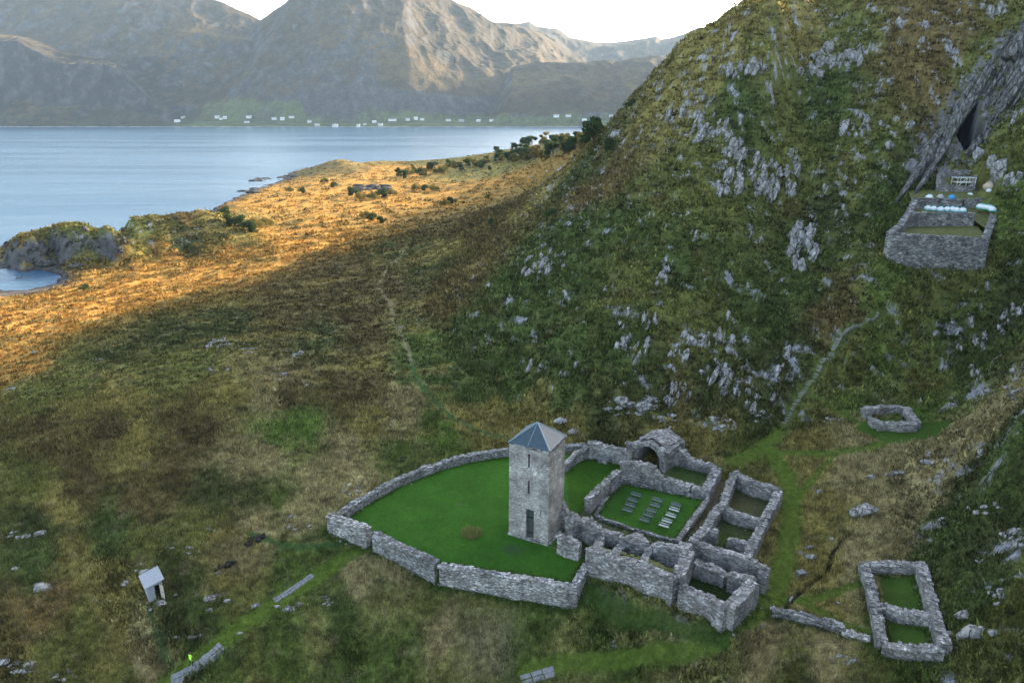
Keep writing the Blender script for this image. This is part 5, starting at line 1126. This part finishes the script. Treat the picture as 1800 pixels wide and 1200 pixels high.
for j, (yy) in enumerate((-d2-.28, d2+.28)):
    for i in range(nn * 2 + 1): x = -w2-.25 + (2*w2+.5) * i / (nn*2); V.append((x, yy, h1 + .06 + .35 * (x + w2) / (2*w2) + (.05 if i % 2 else 0)))
L = nn*2+1; V += [(a, b_, c - .07) for a, b_, c in V]
mb.add(V, [(i, i+1, L+i+1, L+i) for i in range(L-1)] + [(2*L+i, 3*L+i, 3*L+i+1, 2*L+i+1) for i in range(L-1)] + [(i, 2*L+i, 2*L+i+1, i+1) for i in range(L-1)] + [(L+i, L+i+1, 3*L+i+1, 3*L+i) for i in range(L-1)] + [(0,L,3*L,2*L),(L-1,3*L-1,4*L-1,2*L-1)])
mb.build('roof', M['tin_roof'], hut)
dr = empty('d', (0,0,0), None, None); bpy.data.objects.remove(dr)
mb = MB(); Mx = Matrix.Translation((w2*.62, -d2-.02, 0)) @ Matrix.Rotation(-1.15, 4, 'Z'); mb.box(0, .62, -.025, .025, .05, 1.88, Mx); dd_ = mb.build('door', M['pale_wood'], hut)
mb = MB(); mb.box(.5, .56, -.06, -.026, .95, 1.15, Mx); mb.build('handle', M['dark_void'], dd_)
mb = MB(); mb.box(-w2+.05, w2-.05, -d2+.05, d2-.05, .0, .06); mb.build('floor_boards', M['peat'], hut)

# the walker in the bright jacket
def skin_person(loc, yaw):
    e_ = empty('person', loc, 'person in a bright yellow-green jacket and dark trousers walking by the flagstone path', 'person', rz=yaw)
    def chain(name, J, E_, mt, par, sub=2):
        me = bpy.data.meshes.new(name); me.from_pydata([j[:3] for j in J], E_, []); o = bpy.data.objects.new(name, me); COL.objects.link(o)
        sk = o.modifiers.new('s', 'SKIN'); 
        for v_, j in zip(me.skin_vertices[0].data, J): v_.radius = (j[3], j[4] if len(j) > 4 else j[3])
        me.skin_vertices[0].data[0].use_root = True
        sb = o.modifiers.new('ss', 'SUBSURF'); sb.levels = sub; sb.render_levels = sub
        dg = bpy.context.evaluated_depsgraph_get(); m2 = bpy.data.meshes.new_from_object(o.evaluated_get(dg)); o.modifiers.clear(); o.data = m2; m2.materials.clear(); m2.materials.append(mt)
        m2.polygons.foreach_set('use_smooth', np.ones(len(m2.polygons), dtype=bool)); o.parent = par; return o
    # pelvis, spine, neck, head; legs mid-stride; arms
    J = [(0,0,.95,.15,.12),(0,0,1.18,.14,.11),(0,.02,1.38,.17,.11),(0,.03,1.50,.06,.06),(0,.05,1.60,.085,.10),(0,.05,1.70,.08,.095),
         (.10,0,.90,.09),(.11,.14,.50,.065),(.11,.08,.10,.045),(.11,.22,.05,.04),(-.10,0,.90,.09),(-.11,-.06,.50,.065),(-.11,-.26,.14,.045),(-.11,-.16,.06,.04),
         (.20,.02,1.42,.06),(.25,-.08,1.17,.045),(.26,.02,.93,.035),(-.20,.02,1.42,.06),(-.25,.10,1.17,.045),(-.26,.25,.98,.035)]
    E_ = [(0,1),(1,2),(2,3),(3,4),(4,5),(0,6),(6,7),(7,8),(8,9),(0,10),(10,11),(11,12),(12,13),(2,14),(14,15),(15,16),(2,17),(17,18),(18,19)]
    body = chain('body', J, E_, M['dark_cloth'], e_)
    jk = chain('jacket', [(0,0,.90,.18,.15),(0,0,1.18,.17,.145),(0,.02,1.40,.19,.14),(0,.03,1.50,.085,.085),(.20,.02,1.43,.085),(.255,-.08,1.17,.065),(.262,.0,.97,.055),(-.20,.02,1.43,.085),(-.255,.10,1.17,.065),(-.262,.21,1.01,.055)],
          [(0,1),(1,2),(2,3),(2,4),(4,5),(5,6),(2,7),(7,8),(8,9)], M['hi_vis'], e_)
    hv, hf_ = ICO2; mesh_from('head', hv * np.array([.085, .10, .12]) + np.array([0, .055, 1.66]), hf_, M['skin'], e_, True)
    mesh_from('hair', hv[:] * np.array([.094, .105, .10]) + np.array([0, .035, 1.70]), hf_, M['hair'], e_, True)
    mesh_from('nose', ICO2[0] * np.array([.015, .02, .02]) + np.array([0, .158, 1.655]), hf_, M['skin'], e_, True)
    for hx_, hy_, hz_ in ((.262, .03, .90), (-.262, .28, .95)):
        mb = MB(); mb.box(hx_-.015, hx_+.015, hy_-.035, hy_+.045, hz_-.07, hz_+.03)
        for q in range(4): mb.tube((hx_, hy_-.028+q*.022, hz_-.06), (hx_, hy_-.02+q*.022, hz_-.135+.012*abs(q-1.5)), .010, .008, 6)
        mb.tube((hx_, hy_+.04, hz_-.01), (hx_-.01, hy_+.065, hz_-.06), .011, .009, 6)
        mb.build('hand', M['skin'], e_, True)
    return e_
px_, py_ = hxy(337, 1171); skin_person((px_, py_, gz(px_, py_) + .02), -.9)

# small dark things in the grass
def peat(u, v, w, lab, seed):
    x, y, z = hit(u, v); mpp = y / FPX; acc = []; r = np.random.RandomState(seed)
    w *= 1.5
    for k in range(6): place_rock(acc, x + (r.rand()-.5) * w * mpp, y + (r.rand()-.5) * w * mpp * .9, z + .12, .5 * w * mpp * (.5+.5*r.rand()), .3*w*mpp, .32, r.rand()*3, 0, seed*9+k, ICO2)
    tag(finish('peat_clod', acc, M['peat'], (x, y, z)), lab, 'peat')
peat(390, 1000, 13, 'left dark peat lump on the bare patch in the meadow', 1); peat(406, 991, 12, 'small dark peat lump right of the larger one on the bare patch', 2); peat(452, 948, 17, 'dark peat heap at the upper end of the bare patch', 3); peat(437, 957, 8, 'small dark peat lump just left below the upper heap', 4); peat(710, 808, 9, 'dark peat clod in the grass above the curved wall', 5)
x, y, z = hit(1408, 1010); bx_ = empty('culvert', (x, y, z), 'small dark square stone culvert opening beside the ditch', 'culvert', rz=.3)
mb = MB(); mb.box(-.5, .5, -.35, .4, .32, .45); mb.build('lintel', M['flagstone'], bx_)
for s in (-1, 1): mb = MB(); mb.box(min(s*.34, s*.5), max(s*.34, s*.5), -.35, .4, -.3, .318); mb.build('side_stone', M['flagstone'], bx_)
mb = MB(); mb.box(-.335, .335, .1, .38, -.3, .315); mb.build('opening', M['dark_void'], bx_)
x, y, z = hit(1390, 1053); fb_ = MB(); fb_.box(-.5, .5, -.12, .12, -.1, .12, Matrix.Rotation(.9, 4, 'Z')); o = fb_.build('stone_slab', M['flagstone'], None, False, (x, y, z)); tag(o, 'small stone slab laid across the ditch as a footbridge', 'slab bridge')

# ------------------------------------------------------------------ farms across the water
def house(x, y, z, w, d, h, yaw, wallm, roofm, label, group):
    e_ = empty('farmhouse', (x, y, z), label, 'house', group, rz=yaw); rh = d * .42
    mb = MB(); mb.add([(-w,-d,-3),(w,-d,-3),(w,d,-3),(-w,d,-3),(-w,-d,h),(w,-d,h),(w,d,h),(-w,d,h),(-w,0,h+rh),(w,0,h+rh)], [(0,1,5,4),(1,2,6,9,5),(2,3,7,6),(3,0,4,8,7)]); mb.build('wall', M[wallm], e_)
    mb = MB(); mb.add([(-w-.5,-d-.6,h-.25),(w+.5,-d-.6,h-.25),(w+.5,0,h+rh+.2),(-w-.5,0,h+rh+.2),(w+.5,d+.6,h-.25),(-w-.5,d+.6,h-.25)], [(0,1,2,3),(3,2,4,5)]); mb.build('roof', M[roofm], e_)
    for q in (-.55, 0, .55):
        mb = MB(); mb.box(q*w-.9, q*w+.9, -d-.08, -d-.003, h*.35, h*.72); mb.build('window', M['dark_void'], e_)
HS = [(312,213,9,'white farmhouse at the left end of the far shore'),(322,206,7,'small white house just above the leftmost farmhouse'),(382,206,7,'left house of the trio under the far field'),(389,208,6,'middle house of the trio under the far field'),(396,207,6,'right house of the trio under the far field'),
 (438,205,9,'broad white house in the middle of the far field'),(434,214,8,'white farmhouse by the water below the broad one'),(482,208,8,'left farmhouse of the group at the right of the far field'),(497,209,7,'middle farmhouse of the group at the right of the far field'),(513,207,9,'right farmhouse of the group at the right of the far field'),
 (544,213,7,'lone white house right of the far field by the water'),(587,220,4,'first tiny boathouse on the far shore'),(592,220,4,'second tiny boathouse on the far shore'),(558,224,8,'white boathouse at the water line, far shore'),(630,220,5,'tiny white shed left of the long white barn'),(641,218,5,'small white shed nearer the long white barn'),
 (658,214,7,'white house left of the long white barn'),(669,219,7,'white house at the water below the long barn'),(690,211,14,'long white barn, the biggest building on the far shore'),(717,210,7,'white house just right of the long barn'),(731,209,6,'second white house right of the long barn'),(742,209,7,'third white house right of the long barn'),
 (788,211,8,'white house in the centre of the far shore'),(811,212,10,'grey-white barn right of the centre house'),(841,212,7,'lone white house between barn and twin gables'),(864,211,7,'tall white house on its own right of centre'),(978,205,9,'left house of the pair on the right bank'),(999,205,9,'right house of the pair on the right bank'),(1027,211,7,'white house near the right end of the far shore'),(1074,206,6,'last white house beside the near hill')]
for k, (u, v, w, lab) in enumerate(HS):
    A_r, B_r, C_r = ray(u, v + 2); ys = np.arange(2860, 3500, 4.); xs = A_r / B_r * ys; gh = far_h(xs, ys); kk_ = int(np.argmax(CAMZ + C_r / B_r * ys <= gh)); kk_ = kk_ if kk_ else 15; x, y, z = xs[kk_], ys[kk_], max(gh[kk_], 1.0)
    house(x, y, z, w * 1.15, 5.5, 5.0 + (k % 3), .25 * math.sin(k * 2.1), 'white_paint' if k != 23 else 'grey_bag', 'grey_roof' if k % 4 else 'white_steel', lab, 'white farmhouses on the far shore')
# ------------------------------------------------------------------ trees and bushes beyond the moor
def tree_meshes(seed, h, spread, nl):
    r = np.random.RandomState(seed); tv = MB(); tv.tube((0, 0, -.5), (.1 * h * (r.rand()-.5), 0, h * .6), .05 * h * .6, .02 * h, 6)
    cl = []
    for k in range(9):
        a = r.rand() * 6.283; z = h * (.22 + .68 * r.rand()); rr = spread * (.25 + .6 * r.rand()) * (1 - .55 * max(0, z / h - .4)); p_ = (rr * math.cos(a), rr * math.sin(a), z); cl.append((p_, spread * (.32 + .25 * r.rand())))
        tv.tube((0, 0, z * .5), p_, .012 * h, .006 * h, 4)
    V = []; F = []
    for p_, rad in cl:
        m_ = nl // 9
        d = r.randn(m_, 3); d /= np.linalg.norm(d, axis=1)[:, None]; c = np.array(p_) + d * rad * (r.rand(m_, 1) ** .4) * np.array([1, 1, .75])
        c[:, 2] = np.maximum(c[:, 2], .1)
        e1_ = r.randn(m_, 3); e1_ /= np.linalg.norm(e1_, axis=1)[:, None]; e2_ = np.cross(e1_, r.randn(m_, 3)); e2_ /= np.linalg.norm(e2_, axis=1)[:, None]; s = h * .062 * (.6 + .8 * r.rand(m_, 1))
        n0 = len(V) * 3; V += [np.stack([c + e1_ * s, c - e1_ * s * .7 + e2_ * s * .7, c - e1_ * s * .7 - e2_ * s * .7], 1).reshape(-1, 3)]
    V = np.concatenate(V); F = np.arange(len(V)).reshape(-1, 3); return tv, V, F
TREES = []
for k in range(6):
    tv, V, F = tree_meshes(k + 3, 5.5 if k < 4 else 2.6, 2.3 if k < 4 else 2.0, 1400)
    a = tv.build('trunk', M['bark']); b2 = mesh_from('crown', V, F, M['birch_leaves' if k in (0, 2, 4) else 'juniper_leaves']); TREES.append((a, b2))
used = set()
def plant(u, v, k, s, lab, grp, name='birch_tree', cat='tree'):
    x, y, z = hit(u, v, f=hs); e_ = empty(name, (x, y, z - .1), lab, cat, grp, rz=(u * 7.3) % 6.28); e_.scale = (s, s, s * .95)
    for o in TREES[k]:
        c = o if k not in used else o.copy()
        if k in used: COL.objects.link(c)
        c.parent = e_
    used.add(k)
r = np.random.RandomState(8)
TR = [(955,255,0,1.1,'tallest golden birch on the far ridge'),(984,258,2,1.0,'rounded golden birch right of the tallest one'),(905,268,1,.8,'dark bush at the left end of the far ridge thicket'),(920,262,1,1.0,'dark tree left of the tallest birch on the far ridge'),(935,260,3,1.1,'dark green tree beside the tallest birch'),(970,258,3,1.0,'green tree between the two golden birches'),
 (1000,256,0,.8,'small golden birch on the ridge'),(1015,254,1,.8,'dark bush near the hill on the ridge'),(1030,252,2,.8,'olive tree where the ridge meets the hill'),(1045,250,1,.9,'last dark tree beside the hill'),(873,277,1,.9,'pointed dark bush in the ridge hollow'),(940,280,0,.9,'bright yellow bush in front of the dark thicket'),(955,283,2,.8,'yellow bush right of the bright one'),
 (972,278,3,1.1,'dark tree in the thicket near the hill'),(990,272,1,1.1,'dark tree right of the thicket'),(1010,268,3,1.0,'dark tree on the slope by the hill'),(900,284,3,.8,'dark bush in front of the ridge hollow'),(925,275,1,.9,'dark bush in the middle of the hollow')]
for u, v, k, s, lab in TR: plant(u, v, k, s * 2.0, lab, 'trees on the far ridge')
ROWN = ['first','second','third','fourth','fifth','sixth','seventh','eighth','ninth','tenth','eleventh','twelfth','thirteenth','fourteenth','fifteenth','sixteenth','seventeenth','eighteenth']
ORD = ROWN + ['nineteenth','twentieth','twenty-first','twenty-second','twenty-third','twenty-fourth','twenty-fifth','twenty-sixth']
r2_ = np.random.RandomState(21)
for k, t in enumerate(sorted(r2_.rand(26))): plant(872 + 175 * t, 286 - 30 * t + 16 * (r2_.rand() - .5), [1, 3, 1, 0, 3, 2][k % 6], 1.3 + .8 * r2_.rand(), ('golden ' if k % 6 in (3, 5) else 'dark ') + 'tree, ' + ORD[k] + ' from the left in the thicket below the far ridge', 'thicket below the far ridge')
for k in range(18):
    t = k / 17; plant(700 + t * 155, 312 - t * 22 + 5 * math.sin(k * 1.7), [1, 3, 4, 0, 5, 2][k % 6], [.75, .8, 1.3, .7, 1.4, .7][k % 6] * 1.9, ROWN[k] + ' bush from the left in the long row on the golden moor', 'row of bushes on the golden moor', 'bush', 'bush')
BU = [(620,344,5,1.3,'dark bush at the left foot of the rocky knoll'),(634,350,4,1.0,'yellow-green bush in front of the rocky knoll'),(655,351,4,1.1,'green bush right in front of the rocky knoll'),(672,348,5,1.4,'dark bush at the right end of the rocky knoll'),(690,344,4,1.0,'small yellow bush right of the rocky knoll'),(733,335,4,1.1,'left bush of the trio right of the knoll'),(748,336,5,1.0,'middle bush of the trio right of the knoll'),(763,336,4,1.0,'right bush of the trio right of the knoll'),
 (793,358,5,.9,'dark round bush on the open golden grass'),(783,362,4,.8,'yellow bush next to the dark round one'),(655,388,5,.9,'dark bush on the sunlit mound'),(643,384,4,.9,'yellowish bush on the sunlit mound'),(670,392,5,.8,'low dark bush trailing off the sunlit mound'),(450,402,4,1.2,'bright bush at the end of the headland'),(437,408,5,1.3,'dark bush beside the bright one on the headland'),(420,400,5,1.3,'dark bush on the shaded flank of the headland'),(468,398,4,1.0,'light bush right of the bright one on the headland'),(405,395,5,1.2,'dark scrub near the top of the headland'),
 (530,340,5,1.0,'dark bush on the shore mound'),(570,322,4,1.0,'yellow bush under the pointed hillock'),(588,330,5,1.0,'round dark bush under the pointed hillock'),(510,338,4,.9,'olive bush on the shore mound'),(345,436,4,.5,'small golden shrub casting a long shadow below the headland'),(395,378,5,1.0,'scrub clump on the back of the headland'),
 (967,386,5,1.1,'single dark bush on the left shoulder of the hill'),(865,395,5,.8,'dark bush in the hollow under the hill'),(857,350,5,.8,'dark bush at the edge of the shade'),(150,510,5,.5,'small dark bush on the sunny slope at left'),(860,300,1,.6,'dark bush near the upper tip of the shade'),(1075,265,5,1.3,'dark bush on the lower skyline of the hill'),(1110,190,5,.9,'dark bush on the skyline of the hill')]
for u, v, k, s, lab in BU: plant(u, v, k, s * (1.7 if v > 280 and u < 800 else 1.2), lab, 'bushes scattered over the moor', 'bush', 'bush')
for k, o in enumerate(TREES):
    if k not in used:
        for q in o: bpy.data.objects.remove(q)

ICO1 = ico(1)
# ------------------------------------------------------------------ grass tussocks, heather and bracken close to the camera
X, Y, Z, C, SM, SL = GROUND
def scatter(name, n, seed, ymin, ymax, slopef, blades, hgt, wid, spread, var):
    r = np.random.RandomState(seed)
    ok = (Y > ymin) & (Y < ymax) & (np.abs(X / Y) < 1.0) & (SM < .12) & (Z > 1.2) & slopef(SL) & (C.max(1) < .30) & ((C[:, 0] - C[:, 2]) > .006)
    ok &= ~inside(X, Y, PLAT) & ~inside(X, Y, TERRP); idx = np.where(ok)[0]; idx = idx[r.randint(0, len(idx), n)]
    m_ = n * blades; base = np.repeat(np.stack([X[idx], Y[idx], Z[idx]], 1), blades, 0); col = np.repeat(C[idx], blades, 0); cs = np.repeat(.5 + 1.0 * r.rand(n), blades); ds = np.repeat(np.clip(Y[idx] / 90, .7, 2.2), blades)
    a = r.rand(m_) * 6.283; rr = spread * np.sqrt(r.rand(m_)) * ds; base[:, 0] += rr * np.cos(a); base[:, 1] += rr * np.sin(a); base[:, 2] -= .06
    h = hgt * (.5 + .9 * r.rand(m_)) * cs * ds ** .6; b_ = r.rand(m_) * 6.283; w = wid * (.6 + .8 * r.rand(m_)) * ds; ln = .9 * h * r.rand(m_); la = r.rand(m_) * 6.283
    p0 = base + np.stack([np.cos(b_) * w, np.sin(b_) * w, 0 * w], 1); p1 = base - np.stack([np.cos(b_) * w, np.sin(b_) * w, 0 * w], 1); p2 = base + np.stack([np.cos(la) * ln, np.sin(la) * ln, h], 1)
    V = np.stack([p0, p1, p2], 1).reshape(-1, 3); o = mesh_from(name, V, np.arange(len(V)).reshape(-1, 3), M['vegetation'])
    cc2 = col * (var[0] + var[1] * r.rand(m_, 1) ** 1.5) * np.repeat(.5 + 1.0 * r.rand(n, 1), blades, 0); cc2 = np.repeat(np.clip(cc2, .01, .5), 3, 0)
    at = o.data.color_attributes.new('Col', 'FLOAT_COLOR', 'POINT'); at.data.foreach_set('color', np.concatenate([cc2, np.ones((len(cc2), 1))], 1).astype(np.float32).ravel())
    tag(o, kind='stuff'); return o
scatter('grass', 60000, 1, 48, 125, lambda s: s < .35, 8, .48, .045, .38, (.65, 1.5))
scatter('heather', 30000, 2, 100, 330, lambda s: s < .35, 6, .34, .13, .45, (.55, .9))
scatter('bracken', 60000, 3, 50, 330, lambda s: s >= .25, 8, .42, .14, .55, (.5, 1.3))
scatter('moor_scrub', 11000, 4, 260, 800, lambda s: s < .6, 6, .5, .28, 1.2, (.45, 1.0))
def tufts(name, mask, n, seed, blades, hgt, wid, spread, c0, kind='stuff'):
    r = np.random.RandomState(seed); idx = np.where(mask)[0]; idx = idx[r.randint(0, len(idx), n)]; m_ = n * blades
    base = np.repeat(np.stack([X[idx], Y[idx], Z[idx]], 1), blades, 0); a = r.rand(m_) * 6.283; rr = spread * np.sqrt(r.rand(m_)); base[:, 0] += rr * np.cos(a); base[:, 1] += rr * np.sin(a); base[:, 2] -= .02
    h = hgt * (.4 + r.rand(m_)) * np.repeat(.5 + r.rand(n), blades); b_ = r.rand(m_) * 6.283; w = wid * (.6 + .8 * r.rand(m_)); ln = .8 * h * r.rand(m_); la = r.rand(m_) * 6.283
    dx, dy = np.cos(b_) * w, np.sin(b_) * w; V = np.stack([base + np.stack([dx, dy, 0 * w], 1), base - np.stack([dx, dy, 0 * w], 1), base + np.stack([np.cos(la) * ln, np.sin(la) * ln, h], 1)], 1).reshape(-1, 3)
    o = mesh_from(name, V, np.arange(len(V)).reshape(-1, 3), M['vegetation']); col = (np.repeat(C[idx], blades, 0) if c0 is None else np.array(c0)[None]) * (.6 + .9 * r.rand(m_, 1)) * np.repeat(.7 + .6 * r.rand(n, 1), blades, 0)
    cc2 = np.repeat(np.clip(col, .01, .5), 3, 0); at = o.data.color_attributes.new('Col', 'FLOAT_COLOR', 'POINT'); at.data.foreach_set('color', np.concatenate([cc2, np.ones((len(cc2), 1))], 1).astype(np.float32).ravel())
    if kind: tag(o, kind=kind)
    return o
pin = inside(X, Y, PLAT); pd = seg_dist(X, Y, PLAT, True)
near_wall = np.zeros(len(X), bool)
for q in bpy.data.objects:
    if q.type == 'MESH' and ('wall' in q.name or 'kerb' in q.name) and len(q.data.vertices) > 60 and not q.name.startswith('wall'):
        w_ = np.empty(len(q.data.vertices) * 3, np.float32); q.data.vertices.foreach_get('co', w_); w_ = w_.reshape(-1, 3)
        lo, hi_ = w_.min(0) - 1, w_.max(0) + 1; mm_ = (X > lo[0]) & (X < hi_[0]) & (Y > lo[1]) & (Y < hi_[1]); ii = np.where(mm_)[0]
        if len(ii) == 0 or lo[1] > 130: continue
        foot_ = w_[::3][w_[::3, 2] < PLZ + .8]
        if len(foot_) == 0: continue
        best = np.full(len(ii), 9.)
        for k in range(0, len(foot_), 2): best = np.minimum(best, np.hypot(X[ii] - foot_[k, 0], Y[ii] - foot_[k, 1]))
        near_wall[ii[best < .55]] = True
tufts('rank_grass', near_wall, 7000, 5, 7, .30, .035, .3, (.060, .095, .022))
tufts('lawn_grass', pin & (SM > .6), 26000, 6, 4, .07, .03, .25, None)
sx_, sy_ = xy(829, 938, PLZ); o = tufts('grass_tussock', np.hypot(X - sx_, Y - sy_) < 1.25, 260, 7, 9, .55, .03, .25, (.17, .18, .06), None)
tag(o, 'pale straw-coloured tussock growing alone on the lawn left of the tower', 'tussock')

r = np.random.RandomState(77); ii = np.where(near_wall)[0]; acc = []
for k in range(420):
    q = ii[r.randint(len(ii))]; s = .07 + .16 * r.rand() ** 2; place_rock(acc, X[q] + .3 * (r.rand() - .5), Y[q] + .3 * (r.rand() - .5), Z[q] + .03, s * 1.3, s, s * .8, r.rand() * 6, .3 * (r.rand() - .5), k % 60, ICO1)
tag(finish('fallen_stones', acc, M['ruin_masonry'], (10, 80, PLZ)), kind='stuff')
# ------------------------------------------------------------------ air
hz = MB(); hz.box(-9500, 9500, -400, 9200, -45, 1150)
m = bpy.data.materials.new('haze'); m.use_nodes = True; nt = m.node_tree
for n in list(nt.nodes):
    if n.type == 'BSDF_PRINCIPLED': nt.nodes.remove(n)
v = nt.nodes.new('ShaderNodeVolumePrincipled'); v.inputs['Color'].default_value = (.50, .72, 1.0, 1)
v.inputs['Density'].default_value = HAZE; v.inputs['Anisotropy'].default_value = 0.0
nt.links.new(v.outputs[0], nt.nodes['Material Output'].inputs['Volume'])
tag(hz.build('haze', m), kind='stuff')
